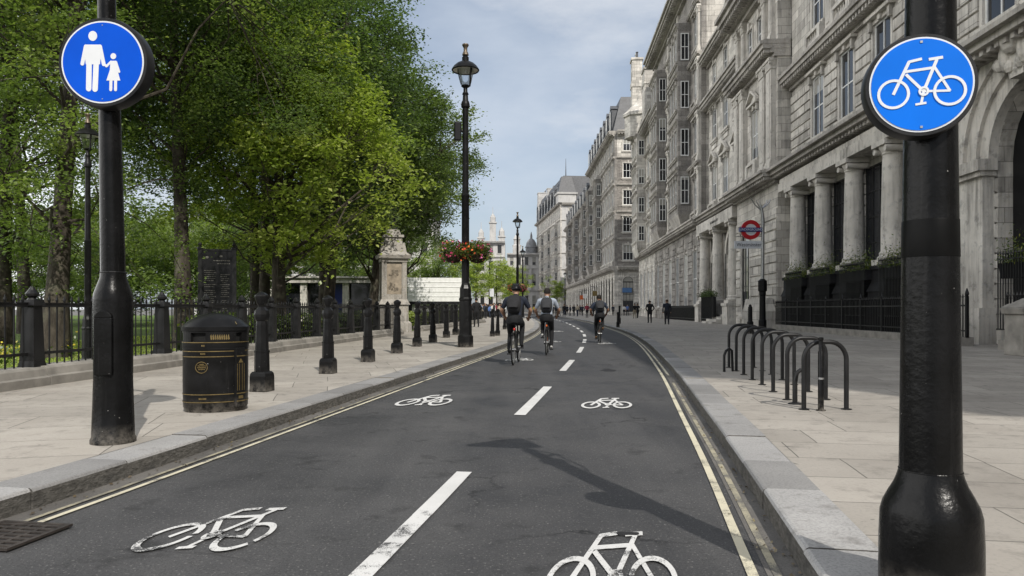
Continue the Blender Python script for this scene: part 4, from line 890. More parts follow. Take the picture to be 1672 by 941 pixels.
# ------------------------------------------------------------------ litter bin
b = gp(345, 672, PV); t = thing('litter_bin', (b[0], b[1] + .12, PV), 'black oval litter bin with gold bands and domed lid on the left pavement', 'bin', rz=RAD(20))
def oval(rx, ry, n=48, p=2.1): return [(rx * math.copysign(abs(math.cos(TAU * k / n))**(2 / p), math.cos(TAU * k / n)), ry * math.copysign(abs(math.sin(TAU * k / n))**(2 / p), math.sin(TAU * k / n))) for k in range(n)]
def loft(mb, rings, cap=True):
    n = len(rings[0][0]); vs = [(x, y, z) for P, z in rings for x, y in P]; fs = [(i * n + k, i * n + (k + 1) % n, (i + 1) * n + (k + 1) % n, (i + 1) * n + k) for i in range(len(rings) - 1) for k in range(n)]
    if cap: fs.append(tuple(range(n))[::-1]); fs.append(tuple((len(rings) - 1) * n + k for k in range(n)))
    mb.add(vs, fs)
BX, BY = .325, .25
m = MB(); loft(m, [(oval(BX - .02, BY - .02), 0), (oval(BX - .012, BY - .012), .04), (oval(BX - .004, BY - .004), .05), (oval(BX, BY), .3), (oval(BX, BY), .66), (oval(BX + .006, BY + .006), .675), (oval(BX + .006, BY + .006), .715)]); bd = m.obj('body', 'black', t, True)
m = MB(); loft(m, [(oval(BX - .035, BY - .035), .715), (oval(BX - .035, BY - .035), .84)]); m.obj('inner_liner', 'void', t, True)
# slotted hood: four uprights between lid and body leave dark openings
m = MB()
O = oval(BX + .002, BY + .002, 48); In = oval(BX - .03, BY - .03, 48)
for k in range(48):
    a = k / 48 * 360; op = (222 < a < 252) or (100 < a < 130) or (300 < a < 318) or (340 < a or a < 14) or (168 < a < 192)
    k2 = (k + 1) % 48
    for z0, z1 in (((.716, .735), (.825, .85)) if op else ((.716, .85),)):
        m.add([(*O[k], z0), (*O[k2], z0), (*O[k2], z1), (*O[k], z1), (*In[k], z0), (*In[k2], z0), (*In[k2], z1), (*In[k], z1)], [(0, 1, 2, 3), (5, 4, 7, 6), (0, 3, 7, 4), (1, 5, 6, 2), (3, 2, 6, 7), (0, 4, 5, 1)])
m.obj('hood', 'black', t, True)
m = MB(); loft(m, [(oval(BX + .012, BY + .012), .845), (oval(BX + .014, BY + .014), .885), (oval(BX * .97, BY * .97), .905), (oval(BX * .8, BY * .8), .955), (oval(BX * .5, BY * .5), 1.005), (oval(BX * .22, BY * .22), 1.028), (oval(BX * .06, BY * .06), 1.032)]); m.obj('lid', 'black', t, True)
def bandline(z, h, r=.003):
    k = MB(); P, Q2 = oval(BX + r, BY + r), oval(BX - .01, BY - .01); n = 48
    loft(k, [(P, z), (P, z + h)], False); return k
for z in (.105, .185, .575, .63, .722):
    bandline(z, .008, .0075 if z > .7 else .003).obj('gold_band', 'gold', bd, True)
for zz_, hh in ((.655, .012),): bandline(zz_, hh, .0045).obj('rib', 'black', bd, True)
m = MB(); m.box(-.06, .06, -.022, .06, .05, .665); ch = m.obj('hinge_panel', 'black', t, bevel=.006); ch.matrix_local = T(BX * .72, -BY * .72, 0) @ Matrix.Rotation(RAD(44), 4, 'Z')
m = MB()
for x in (-.045, -.018, .018, .045): m.box(x - .003, x + .003, -.0245, -.021, .22, .5)
for z in (.105, .185, .575): m.box(-.055, .055, -.0245, -.021, z, z + .0105)
m.box(-.03, .03, -.0245, -.021, .135, .165); m.prism_y([(-.03, .51), (.03, .51), (0, .555)], -.0245, -.021); g_ = m.obj('gilt_ornament', 'gold', ch)
def on_front(x): 
    return -BY * (1 - min(1, abs(x / BX))**2.1)**(1 / 2.1)
m = MB(); cx = -.13; y = on_front(cx); m.X = T(cx, y - .006, .47) @ Matrix.Rotation(RAD(-8), 4, 'Z')
k = 24
for i in range(k):
    a0, a1 = TAU * i / k, TAU * (i + 1) / k; m.prism_y([(.054 * math.cos(a0), .054 * math.sin(a0)), (.054 * math.cos(a1), .054 * math.sin(a1)), (.06 * math.cos(a1), .06 * math.sin(a1)), (.06 * math.cos(a0), .06 * math.sin(a0))], -.004, .01)
rr = random.Random(8)
for row, (z, hw) in enumerate(((.028, .02), (.012, .036), (-.006, .04), (-.024, .03))):
    x = -hw
    while x < hw: w_ = rr.uniform(.005, .011); m.prism_y([(x, z), (x + w_, z + rr.uniform(-.004, .004)), (x + w_ * .8, z + rr.uniform(.008, .013)), (x, z + .01)], -.003, .01); x += w_ + .003
m.obj('crest', 'gold', bd)
for z, cx in ((.147, -.12), (.61, -.12), (.693, -.11)):
    m = MB(); y = on_front(cx); m.X = T(cx, y - .003, z) @ Matrix.Rotation(RAD(-6), 4, 'Z'); x = -.035 if z < .2 else -.02; e = -x
    while x < e: m.box(x, x + .008, -.004, .012, -.009, .009); x += .0125
    m.obj('gilt_mark', 'gold', bd)
m = MB()
for i in range(16):
    k0 = 268 + i * 2.0; kk = int(k0 / 360 * 48) % 48
for j in range(9):
    x = -.04 + j * .021; y = on_front(x); m.prism_y([(x, .752), (x + .014, .76), (x + .004, .812), (x - .006, .79)], y - .006, y + .01)
m.obj('pierced_grille', 'gold', t)
m = MB()
for sx in (-.05, .0, .05):
    m.tube([(sx + .16, -.2 + .01, .912), (sx * .8 + .13, -.11, .968), (sx * .6 + .08, 0, 1.015)], .005, 6)
m.obj('lid_ornament', 'gold', t)

# ------------------------------------------------------------------ bollards
def make_bollard():
    t = thing('bollard', (0, 0, PV), '', 'bollard', 'black bollards along the left pavement')
    q = math.sqrt(2); m = MB(); m.lathe([(.116 * q, 0), (.114 * q, .2), (.108 * q, .235), (.09 * q, .26)], 4, rot=.5); m.obj('foot', 'black', t, bevel=.008)
    m = MB(); m.lathe([(.098, .26), (.094, .5), (.088, .52), (.076, .86), (.068, .92)], 8, rot=.5); m.obj('shaft', 'black', t)
    m = MB(); m.lathe([(.08, .5), (.1, .505), (.1, .53), (.08, .535)], 8, rot=.5); m.obj('collar', 'black', t)
    m = MB(); m.lathe([(.066, .91), (.084, .93), (.098, .97), (.1, 1.0), (.088, 1.05), (.062, 1.08), (.045, 1.1), (.048, 1.12), (.066, 1.15), (.085, 1.2), (.092, 1.235), (.085, 1.255), (.045, 1.285), (.012, 1.3)], 8, rot=.5); m.obj('cap', 'black', t)
    return t
bpos = [(428, 641), (536, 612), (601, 593), (648, 579), (681, 568), (707, 561), (729, 553.6), (744, 549), (804, 551.5), (812.5, 550.3), (824, 540), (833, 537)]
blab = ['tall black bollard beside the litter bin', 'black bollard second from the litter bin', 'black bollard third from the litter bin', 'black bollard in front of the stone pedestal', 'black bollard just right of the stone pedestal', 'black bollard two right of the stone pedestal', 'slim looking bollard two left of the tall lamp post', 'black bollard directly left of the tall lamp post',
        'left one of two bollards side by side at the bend of the left kerb', 'right one of two bollards side by side at the bend of the left kerb', 'small far bollard hidden partly behind the first cyclist', 'smallest far bollard at the kerb behind the first cyclist']
b0 = make_bollard()
for i, ((px, py), lb) in enumerate(zip(bpos, blab)):
    p = gp(px, py - 2, PV); o = b0 if i == 0 else dup(b0)
    o.location = p; o.rotation_euler = (RAD(((i * 7) % 5 - 2) * .35), RAD(((i * 11) % 5 - 2) * .4), RAD(-9 + (i * 5) % 7 - 3)); o['label'] = lb
    s = 1.0 if i < 8 else .8; o.scale = (s, s, s * (1.0 if i < 8 else 1.05))

# ------------------------------------------------------------------ street lamps
M['brass_dull'] = m_plain('tarnished_brass', rgba(.13, .1, .07), .45, .5, .5, .4, 15)
def make_lamp():
    t = thing('street_lamp', (0, 0, PV), '', 'lamp post', 'tall black street lamps')
    m = MB(); m.lathe([(.24, 0), (.235, .32), (.2, .36), (.195, .4), (.185, 1.35), (.2, 1.38), (.2, 1.42), (.175, 1.46), (.17, 1.72), (.13, 1.82), (.118, 1.88), (.115, 1.95)], 8, rot=.5); m.obj('base', 'black', t)
    m = MB(); m.lathe([(.115, 1.9), (.11, 4.4), (.125, 4.42), (.125, 4.47), (.095, 4.5), (.085, 7.0), (.125, 7.04), (.13, 7.12), (.11, 7.2), (.085, 7.24), (.075, 7.4), (.1, 7.42), (.06, 7.5), (.06, 7.62)], 16); m.obj('shaft', 'black', t, True)
    m = MB(); m.lathe([(.05, 7.6), (.1, 7.63), (.13, 7.66), (.1, 7.69)], 16)
    for a in range(4):
        c, s = math.cos(a * math.pi / 2 + .5), math.sin(a * math.pi / 2 + .5); P = [(.08, 7.62), (.22, 7.62), (.24, 7.74), (.25, 7.95), (.3, 8.12)] if a == 3 else [(.1, 7.64), (.16, 7.68), (.21, 7.85), (.27, 8.12)]
        m.tube([(c * r, s * r, z) for r, z in P], .03 if a == 3 else .01, 6)
    m.obj('lantern_frame', 'black', t, True)
    m = MB(); m.lathe([(.09, 7.7), (.16, 7.76), (.2, 7.9), (.25, 8.13)], 20, cap=False); m.obj('lantern_glass', 'clear', t, True)
    m = MB(); m.lathe([(.39, 8.1), (.41, 8.13), (.39, 8.17), (.34, 8.24), (.25, 8.32), (.13, 8.38), (.1, 8.4), (.1, 8.5), (.075, 8.53), (.06, 8.56)], 24, cap=False); cp = m.obj('lantern_canopy', 'black', t, True)
    m = MB(); m.lathe([(.37, 8.13), (.25, 8.2), (.1, 8.22)], 24); m.obj('reflector', 'cream', cp, True)
    m = MB(); m.ball((0, 0, 8.12), .035, .035, .07); m.obj('bulb', 'white', cp, True)
    m = MB(); m.lathe([(.06, 8.55), (.1, 8.57), (.085, 8.62), (.055, 8.68), (.055, 8.78), (.08, 8.82), (.1, 8.86), (.09, 8.89), (.02, 8.9)], 16); m.obj('finial', 'brass_dull', t, True)
    return t
L0 = make_lamp(); p = gp(760, 567, PV); L0.location = p; L0.rotation_euler = (0, 0, RAD(10)); L0.scale = (.96, .96, .96); L0['label'] = 'tall black lamp post with flower baskets between the bollards on the left pavement'
m = MB(); m.box(-.33, -.13, -.08, .08, 6.05, 6.6); m.box(-.14, .02, -.03, .03, 6.3, 6.38); sp = m.obj('speaker_box', 'glossdark', None, bevel=.03)
lamps = [(gp(845, 527.7, PV), .96, 'second lamp post with flower baskets, farther along behind the first cyclist'), ((-7.85, 13.6, .1), .53, 'lamp post in the park half hidden behind the blue adult and child sign'), ((1.25, 86, PV), .95, 'thin far lamp post just right of the second lamp post'),
         ((-3.0, 98, PV), .95, 'distant lamp post right of the first flower baskets'), ((10.1, 140, PV), .95, 'very far lamp post in front of the white corner block')]
for q, s, lb in lamps: dup(L0, q, RAD(20), lb, None, (s, s, s))
sp.parent = L0
# flower baskets
def blob(n, c, r, sq, g): 
    v = g.normal(size=(n, 3)); v /= np.linalg.norm(v, axis=1)[:, None]; v *= (g.random(n)**.4)[:, None] * r; v[:, 2] *= sq; return v + np.array(c)
def make_basket(seed):
    g = np.random.default_rng(seed); t = thing('flower_basket', (0, 0, 0), '', 'flower basket', 'hanging flower baskets on the lamp posts')
    m = MB(); m.lathe([(.04, -.3), (.16, -.27), (.25, -.18), (.29, -.04), (.3, .0), (.27, .0)], 20); m.obj('basket', 'earth', t, True)
    P = np.concatenate([blob(2100, (0, 0, .08), .4, .62, g), blob(450, (0, 0, -.08), .4, .5, g)]); P += g.normal(size=P.shape) * .03
    leaf_obj('foliage', P, .06, g.random(len(P)), 'leaf_basket', t, seed=seed)
    v = g.normal(size=(150, 3)); v[:, 2] = v[:, 2] * .8 + .1; v /= np.linalg.norm(v, axis=1)[:, None]; F = v * np.array([.4, .4, .3]) * g.uniform(.85, 1.15, (150, 1)) + np.array([0, 0, .04])
    cl = g.random(14); cd = g.normal(size=(14, 3)); cd /= np.linalg.norm(cd, axis=1)[:, None]; ti = np.clip(cl[np.argmax(v @ cd.T, 1)] + g.normal(size=150) * .05, 0, 1)
    fl = leaf_obj('flowers', F, .07, ti, 'flower', t, asp=.9, seed=seed + 1); fl['kind'] = 'stuff'; return t
def place_baskets(q, s, labs, first, off_=.36):
    h = 2.78 - PV
    for k, (dx, lb) in enumerate(zip((-off_, off_), labs)):
        o = first if first and k == 0 else dup(bk[k]); o.location = (q[0] + dx, q[1] - .05, 2.72 * s + .05); o.scale = (s, s, s); o['label'] = lb
        o.rotation_euler = (0, 0, k * 2.1)
bk = [make_basket(21), make_basket(33)]
q = L0.location
for k, (dx, lb) in enumerate(((-.33, 'round basket of red and yellow flowers on the left side of the tall lamp post'), (.33, 'round basket of pink and orange flowers on the right side of the tall lamp post'))):
    bk[k].location = (q.x + dx, q.y - .05, 2.76 + PV - .1); bk[k]['label'] = lb
q = lamps[0][0]
for k, (dx, lb) in enumerate(((-.36, 'small far basket of flowers left on the second lamp post, above the cyclist'), (.36, 'small far basket of flowers right on the second lamp post, above the cyclist'))):
    dup(bk[1 - k], (q[0] + dx, q[1] - .05, 2.8), 1.0 + k, lb)

# ------------------------------------------------------------------ park railings
fence = thing('park_fence', (0, 0, 0), 'long black iron park fence on a pale stone plinth, left of the pavement', 'fence')
def rail_run(fence, y0, y1, fx, seed, step=1.62):
    ys = []; y = y0
    while y < y1: ys.append(y); y += step
    mp_ = None
    key = 'fpost'
    if key not in CACHE:
        m = MB(); m.frustum(0, 0, .2, .34, .135, .135, .11, .11); m.frustum(0, 0, .341, 1.12, .11, .11, .085, .085); m.frustum(0, 0, 1.121, 1.2, .115, .115, .1, .1); m.lathe([(.07, 1.2), (.05, 1.23), (.085, 1.26), (.09, 1.29), (.05, 1.34), (.02, 1.39)], 10); CACHE[key] = m.mesh('post', 'iron')
    ang = -math.atan(.089)
    for a, b in zip(ys[:-1], ys[1:]):
        xa, xb = fx(a), fx(b); L = math.dist((xa, a), (xb, b)); mt = T(xa, a, PV) @ Matrix.Rotation(math.atan2(xa - xb, b - a), 4, 'Z')
        link('post', CACHE[key], fence, mt)
        m = MB(); m.box(-.02, .02, .1, L - .1, 1.1, 1.15); m.box(-.018, .018, .1, L - .1, .42, .46); m.box(-.03, .03, .1, L - .1, 1.151, 1.165)
        nb = 9 if a < 45 else 6
        for i in range(nb): yy = .1 + (L - .2) * (i + .5) / nb; m.lathe([(.013, .24), (.013, 1.1)], 6, (0, yy, 0), cap=False); m.lathe([(.012, 1.165), (.024, 1.2), (.004, 1.27)], 6, (0, yy, 0), cap=False)
        pn = m.obj('rail_panel', 'iron', fence); pn.matrix_local = mt
        r = random.Random(int(a * 10) + seed); h = .26 + r.uniform(-.01, .01); m = MB(); m.prism_y([(-.02 + 0, 0), (.28, 0), (.285, h * .45), (.23, h * .52), (.21, h - .03), (.18, h), (-.18, h), (-.2, h - .03), (-.2, 0)], .006, L - .006)
        pl = m.obj('plinth_stone', 'granite_old', fence); pl.matrix_local = mt
M['granite_old'] = m_plain('weathered_plinth', rgba(.25, .235, .21), .85, .25, var=.4, sc=2.5, bump=.4)
rail_run(fence, 3.9, 32.4, NX, 1)
f2 = thing('park_fence', (0, 0, 0), 'far run of black park railings beyond the stone pedestal', 'fence'); rail_run(f2, 35.4, 60, NX, 2)
# information board
p = (-8.1, 20.2, .1); t = thing('information_board', p, 'black park information board with rows of pale writing, behind the railings', 'notice board', rz=RAD(14))
for sx in (-.44, .44):
    m = MB(); m.frustum(sx, 0, 0, 2.75, .055, .055, .05, .05); m.lathe([(.085, 2.75), (.085, 2.79), (.04, 2.82), (.065, 2.87), (.02, 2.93)], 12, (sx, 0, 0)); m.obj('post', 'iron', t)
m = MB(); m.box(-.385, .385, -.035, .035, .95, 2.7); bd = m.obj('panel', 'glossdark', t); m = MB(); m.box(-.5, .5, -.05, .05, 2.7, 2.748); m.box(-.385, .385, -.05, .05, .9, .948); m.obj('panel_frame', 'iron', t)
rr = random.Random(5); m = MB(); M['faintwrite'] = m_plain('faded_lettering', rgba(.11, .105, .09), .7)
def wl_(x0, x1, z, h=.014): 
    x = x0
    while x < x1: w_ = rr.uniform(.015, .06); m.box(x, min(x + w_, x1), -.039, -.0345, z, z + h); x += w_ + .012
for i in range(20):
    z = 2.15 - i * .055
    if rr.random() < .8: wl_(-.33, rr.uniform(-.1, -.02), z)
    if rr.random() < .75: wl_(rr.uniform(.08, .13), rr.uniform(.22, .33), z)
wl_(-.1, .33, 2.42, .022); wl_(0, .33, 2.34, .016); wl_(-.28, .3, 1.04, .016); m.ball((-.26, -.03, 2.52), .05, .01, .04); m.ball((.1, -.03, 2.55), .05, .01, .03); m.obj('lettering', 'faintwrite', bd)

# ------------------------------------------------------------------ monument
p = (-5.6, 34.6, PV - .03); t = thing('stone_pedestal', p, 'weathered stone pedestal with a small dark bronze figure on top, in the railing line', 'monument', rz=RAD(16)); t.scale = (.84, .84, .97)
m = MB(); m.frustum(0, 0, 0, .45, .95, .85, .93, .83); m.frustum(0, 0, .451, .55, .93, .83, .82, .73); m.frustum(0, 0, .551, 1.35, .78, .69, .76, .67); m.frustum(0, 0, 1.351, 1.62, .86, .77, .7, .62); m.obj('base', 'statue', t)
m = MB(); m.frustum(0, 0, 1.621, 3.55, .6, .54, .58, .52)
for sx in (-1, 1):
    for sy in (-1, 1): m.frustum(sx * .56, sy * .5, 1.622, 3.4, .13, .13, .12, .12)
m.frustum(0, 0, 3.401, 3.56, .72, .66, .74, .68); m.obj('die', 'statue', t)
M['reliefstone'] = m_plain('dark_stained_relief', rgba(.15, .128, .1), .85, .2, var=.5, sc=6)
M['plaque'] = m_plain('stained_inscription_panel', rgba(.27, .228, .175), .8, .2, var=.5, sc=3)
m = MB(); m.box(-.4, .4, -.545, -.5, 1.85, 3.3); pq = m.obj('inscription_panel', 'plaque', t); m = MB(); rr = random.Random(2)
for z0, z1 in ((2.75, 3.0), (2.0, 2.4)):
    m = MB()
    for i in range(16): x = rr.uniform(-.26, .2); z = rr.uniform(z0, z1); m.ball((x, -.55, z), rr.uniform(.04, .08), .012, rr.uniform(.03, .07), 8, 5)
    m.obj('carved_relief', 'reliefstone', pq)
m = MB(); m.frustum(0, 0, 3.561, 3.72, .86, .8, .92, .86); m.frustum(0, 0, 3.721, 3.9, .9, .84, .62, .56); m.frustum(0, 0, 3.901, 4.6, .52, .46, .44, .4); m.frustum(0, 0, 4.601, 4.72, .56, .5, .54, .48)
for sx in (-1, 1): m.frustum(sx * .58, 0, 3.9, 4.35, .14, .3, .04, .24)
m.frustum(0, 0, 4.721, 4.98, .4, .36, .3, .28); m.obj('cornice', 'statue', t)
m = MB(); m.ball((0, 0, 5.25), .22, .2, .34); m.ball((0, -.02, 5.68), .17, .15, .24); m.ball((.0, -.03, 6.02), .095, .1, .12); m.ball((.2, -.06, 5.55), .07, .08, .25); m.ball((-.2, -.08, 5.6), .07, .08, .22); m.tube([(.2, -.05, 5.5), (.28, -.1, 5.9), (.2, -.1, 6.25)], [.06, .045, .03], 8); m.frustum(0, 0, 4.981, 5.1, .26, .24, .22, .2); m.obj('bronze_figure', 'blackstone', t, True)

# ------------------------------------------------------------------ cycle stands on the right
def make_stand():
    t = MB(); w, h, r = .23, .72, .12; P = [(-w, 0, 0), (-w, 0, h - r * 1.6)]
    for k in range(1, 9): a = math.pi - math.pi / 2 * k / 8; P.append((-w + r * 1.5 + r * 1.5 * math.cos(a), 0, h - r * 1.6 + r * 1.6 * math.sin(a)))
    P += [(-x, y, z) for x, y, z in P[::-1]]; t.tube(P, .025, 12)
    for sx in (-w, w): t.lathe([(.055, 0), (.055, .008), (.03, .012)], 14, (sx, 0, 0))
    return t.mesh('cycle_stand', 'iron', True)
sm = make_stand(); legs = [(1312, 669), (1285, 653), (1262, 640), (1244, 628.5), (1228, 620.5), (1214, 612), (1202, 606), (1190, 600.5)]
nm = ['nearest', 'second', 'third', 'fourth', 'fifth', 'sixth', 'seventh', 'farthest']
for i, (px, py) in enumerate(legs):
    q = gp(px, py, PV); o = link('cycle_stand', sm); o.location = (q[0] + .23, q[1], PV + .001); o.rotation_euler = (0, 0, RAD(2)); 
    lb = {'nearest': 'black hoop cycle stand nearest the camera, lowest in the row', 'farthest': 'black hoop cycle stand at the far end of the row'}.get(nm[i], nm[i] + ' black hoop cycle stand of the row counted from the camera')
    tag(o, lb, 'bike rack', 'row of hoop cycle stands on the right pavement'); o.scale = (1, 1, 1 + .012 * i)
q = gp(1341, 671, PV); t = thing('steel_post', (q[0], q[1] + .01, PV), 'slim scratched black post inside the nearest cycle stand', 'post'); m = MB(); m.lathe([(.05, 0), (.05, .01), (.03, .012), (.029, .62), (.022, .63), (.022, .74), (.027, .745), (.027, .77), (.01, .775)], 14); m.obj('tube', 'polepaint', t, True); m = MB(); m.lathe([(.031, .33), (.031, .35)], 14, cap=False); m.obj('band', 'steel', t, True)
q = gp(1298, 660, PV); m = MB(); m.tube([(0, 0, 0), (.0, 0, .25), (.02, 0, .35), (.07, 0, .39)], [.028, .027, .025, .022], 10); m.lathe([(.08, 0), (.07, .012), (.03, .02)], 12); o = m.obj('bent_post', 'iron', None, True); o.location = q; tag(o, 'short broken bent rod on the paving beside the nearest cycle stand', 'post')
q = gp(1182.5, 607.5, PV); m = MB(); m.tube([(0, 0, 0), (0, 0, .28), (.03, 0, .36), (.1, .05, .4), (.16, .1, .36), (.18, .12, .0)], .022, 10); o = m.obj('low_hoop', 'iron', None, True); o.location = q; tag(o, 'low small hoop at the kerb side of the far end of the cycle stands', 'bike rack')
# posts by the facade
q = gp(1225, 545, PV); t = thing('bollard', q, 'slim dark post standing left of the station sign pole', 'bollard'); m = MB(); m.lathe([(.14, 0), (.14, .5), (.1, .55), (.095, 1.15), (.06, 1.2), (.07, 1.24), (.02, 1.28)], 10); m.obj('shaft', 'black', t)
q = gp(1025 / 1.0 - 16, 521.5, PV)
t = thing('bollard', (7.9, 54, PV), 'thin dark post at the kerb right of the third cyclist', 'bollard'); m = MB(); m.lathe([(.1, 0), (.1, .4), (.07, .45), (.065, 1.2), (.09, 1.22), (.05, 1.32)], 10); m.obj('shaft', 'black', t)
t = thing('bollard', (6.2, 43, PV), 'short dark post at the kerb close behind the third cyclist', 'bollard'); m = MB(); m.lathe([(.1, 0), (.1, .3), (.07, .35), (.065, .8), (.09, .82), (.05, .9)], 10); m.obj('shaft', 'black', t)
# station sign
SY = 37.2; q = ((1245 - 836) * SY / FPX, SY, PV); t = thing('station_sign', q, 'station sign pole with red ring roundel and white name board before the entrance', 'sign')
m = MB(); m.lathe([(.2, 0), (.2, .5), (.16, .55), (.15, 1.75), (.17, 1.8), (.17, 1.95), (.22, 2.0), (.22, 2.5), (.1, 2.6)], 12); m.obj('base', 'black', t)
m = MB(); m.tube([(0, 0, 2.5), (.02, 0, 5.6), (-.02, 0, 6.0), (-.1, 0, 6.3)], [.09, .085, .075, .06], 12)
for dx in (-.55, -.3, -.12, .2, .35): m.tube([(-.1, 0, 6.1), (dx * .7, 0, 6.35), (dx, 0, 6.3 + abs(dx) * .6), (dx * 1.15, 0, 6.55 + abs(dx) * .3)], [.03, .03, .025, .015], 6)
m.tube([(0, 0, 4.75), (-1.35, 0, 4.75)], .02, 6); m.obj('shaft', 'steel', t, True)
kx = SY / FPX; rx = (1225.5 - 1245) * kx; rz = CH + (HOR - 375.5) * kx - PV
m = MB(); n = 40; ro, ri = 15.8 * kx, 9.6 * kx
for i in range(n):
    a0, a1 = TAU * i / n, TAU * (i + 1) / n; m.prism_y([(rx + r * math.cos(a), rz + r * math.sin(a)) for r, a in ((ri, a0), (ro, a0), (ro, a1), (ri, a1))], -.07, .07)
rd = m.obj('roundel_ring', 'red', t); m = MB(); m.prism_y([(rx + ri * 1.01 * math.cos(TAU * k / n), rz + ri * 1.01 * math.sin(TAU * k / n)) for k in range(n)], -.05, .05); m.obj('roundel_centre', 'signwhite', rd)
m = MB(); m.box(rx - 18.5 * kx, rx + 18 * kx, -.1, .1, rz - 3.2 * kx, rz + 3.4 * kx); br = m.obj('roundel_bar', 'navy', rd); text_obj('UNDERGROUND', .17, br, 'signwhite', (rx, -.103, rz), (RAD(90), 0, 0), sx=.86)
m = MB(); m.box((1199 - 1245) * kx, (1246 - 1245) * kx, -.05, .05, CH + (HOR - 406) * kx - PV, CH + (HOR - 394) * kx - PV); nb = m.obj('name_board', 'signwhite', t); text_obj('Westminster', .27, nb, 'glossdark', ((1222.5 - 1245) * kx, -.054, CH + (HOR - 400) * kx - PV), (RAD(90), 0, 0), sx=.88)
m = MB(); m.tube([(rx, 0, rz - ro), (rx, 0, 4.3)], .03, 6); m.tube([(rx, 0, rz), (0, 0, rz)], .03, 6); m.obj('sign_bracket', 'steel', t)

# ------------------------------------------------------------------ railings and planters before the palace front
fr = thing('area_railing', (0, 0, 0), 'black spiked area railing on a stone kerb before the columned building', 'railing'); XF = lambda Y: 12 + .053 * Y
def frail(y0, y1, n, root, ph=1.45):
    dy = (y1 - y0) / n
    for i in range(n):
        a, b = y0 + dy * i, y0 + dy * (i + 1); xa, xb = XF(a), XF(b); L = math.dist((xa, a), (xb, b)); mt = T(xa, a, PV) @ Matrix.Rotation(math.atan2(xa - xb, b - a), 4, 'Z')
        m = MB(); m.box(-.025, .025, 0.04, L - .04, 1.15, 1.2); m.box(-.022, .022, .04, L - .04, .42, .46); k = int(L / .135)
        for j in range(k): y = L * (j + .5) / k; m.box(-.013, .013, y - .013, y + .013, .26, 1.38); m.lathe([(.012, 1.38), (.034, 1.43), (.004, 1.53)], 4, (0, y, 0), cap=False)
        o = m.obj('rail_panel', 'iron', root); o.matrix_local = mt
        m = MB(); m.box(-.04, .04, -.04, .04, .25, 1.45); m.lathe([(.03, 1.45), (.06, 1.5), (.05, 1.56), (.01, 1.68)], 8); o = m.obj('post', 'iron', root); o.matrix_local = mt
        m = MB(); m.box(-.2, .2, .004, L - .004, 0, .26); o = m.obj('plinth_stone', 'granite_old', root); o.matrix_local = mt
frail(21.2, 39.3, 10, fr); fr2 = thing('area_railing', (0, 0, 0), 'black spiked railing on a stone kerb by the arched porch at the right edge', 'railing')
frail(15.5, 19.4, 2, fr2)
# dark iron backdrop to the basement area: balustrade of window boxes
g = np.random.default_rng(5)
def window_box(Y, w, label, z0=1.95):
    x = FX(Y); t = thing('window_box', (x - .98, Y, PV), label, 'planter', 'planters between the column pedestals', FA)
    m = MB(); m.frustum(0, 0, z0, z0 + .42, w / 2 - .05, .22, w / 2, .27); m.obj('trough', 'blackstone', t, bevel=.02); m = MB()
    k = int(w / .11)
    for j in range(k): u = -w / 2 + w * (j + .5) / k; m.box(u - .012, u + .012, .28, .30, z0 - 1.4, z0 + .62); m.lathe([(.012, .62), (.03, .67), (.003, .78)], 4, (u, .29, z0), cap=False)
    m.box(-w / 2, w / 2, .275, .305, z0 + .5, z0 + .54); m.box(-w / 2, w / 2, .275, .305, z0 - 1.4, z0 - 1.36); m.obj('guard_rail', 'iron', t)
    N = 2600; P = np.stack([g.uniform(-w / 2, w / 2, N), g.normal(0, .18, N), z0 + .38 + np.abs(g.normal(0, .27, N)) * (1 + .5 * np.sin(g.uniform(0, 6, N)))], 1)
    leaf_obj('plants', P, .085, g.random(N), 'leaf_hedge', t, up=.2, asp=.4, seed=int(Y))
for Y, lb in ((37.1, 'long planter of dark leafy plants behind the railing, farthest left beside the rusticated pier'), (33.5, 'planter of leafy plants between the second and third column pedestals'), (29.9, 'planter of leafy plants just left of the big bicycle sign pole'), (26.2, 'planter of leafy plants hidden mostly behind the big bicycle sign pole'), (18.9, 'planter of leafy plants behind spikes beside the arched porch at the right edge')):
    window_box(Y, 2.5, lb, 2.2 if Y > 20 else 1.9)
t = thing('gate_pier', (11.9, 16.9, PV), 'squat weathered stone pier at the right edge before the porch', 'pier', rz=FA); m = MB(); m.frustum(0, 0, 0, .95, .36, .36, .35, .35); m.frustum(0, 0, .951, 1.1, .4, .4, .42, .42); m.frustum(0, 0, 1.101, 1.2, .42, .42, .3, .3); m.obj('block', 'granite_old', t, bevel=.02)
m = MB(); m.frustum(0, 0, 1.201, 1.32, .26, .26, .1, .1); m.obj('cap', 'granite_old', t)
# railings, lantern and ironwork in front of the entrance block
t = thing('porch_railing', (FX(56.5) - 1.6, 56.5, PV), 'black railing with planter in the arch left of the station sign', 'railing', rz=FA); m = MB(); m.box(-2.2, 1.8, -.02, .02, 2.0, 2.06); m.box(-2.2, 1.8, -.02, .02, .3, .36)
for j in range(28): m.box(-2.15 + j * .142, -2.125 + j * .142, -.012, .012, .05, 2.2)
m.box(-2.2, 1.8, -.3, -.1, .5, 2.0); m.obj('rails', 'iron', t); N = 1600; leaf_obj('plants', np.stack([g.uniform(-2.2, 1.8, N), g.normal(-.1, .2, N), 2.0 + np.abs(g.normal(0, .22, N))], 1), .1, g.random(N) * .6, 'leaf_hedge', t, seed=9)
t = thing('area_railing', (FX(72) - .9, 72, PV), 'dark low railing along the foot of the tall dark block', 'railing', rz=FA); m = MB(); m.box(-8, 9, -.03, .03, 1.25, 1.3); m.box(-8, 9, -.03, .03, .2, .25)
for j in range(100): m.box(-8 + j * .17, -7.96 + j * .17, -.02, .02, .02, 1.4)
m.obj('rails', 'iron', t)
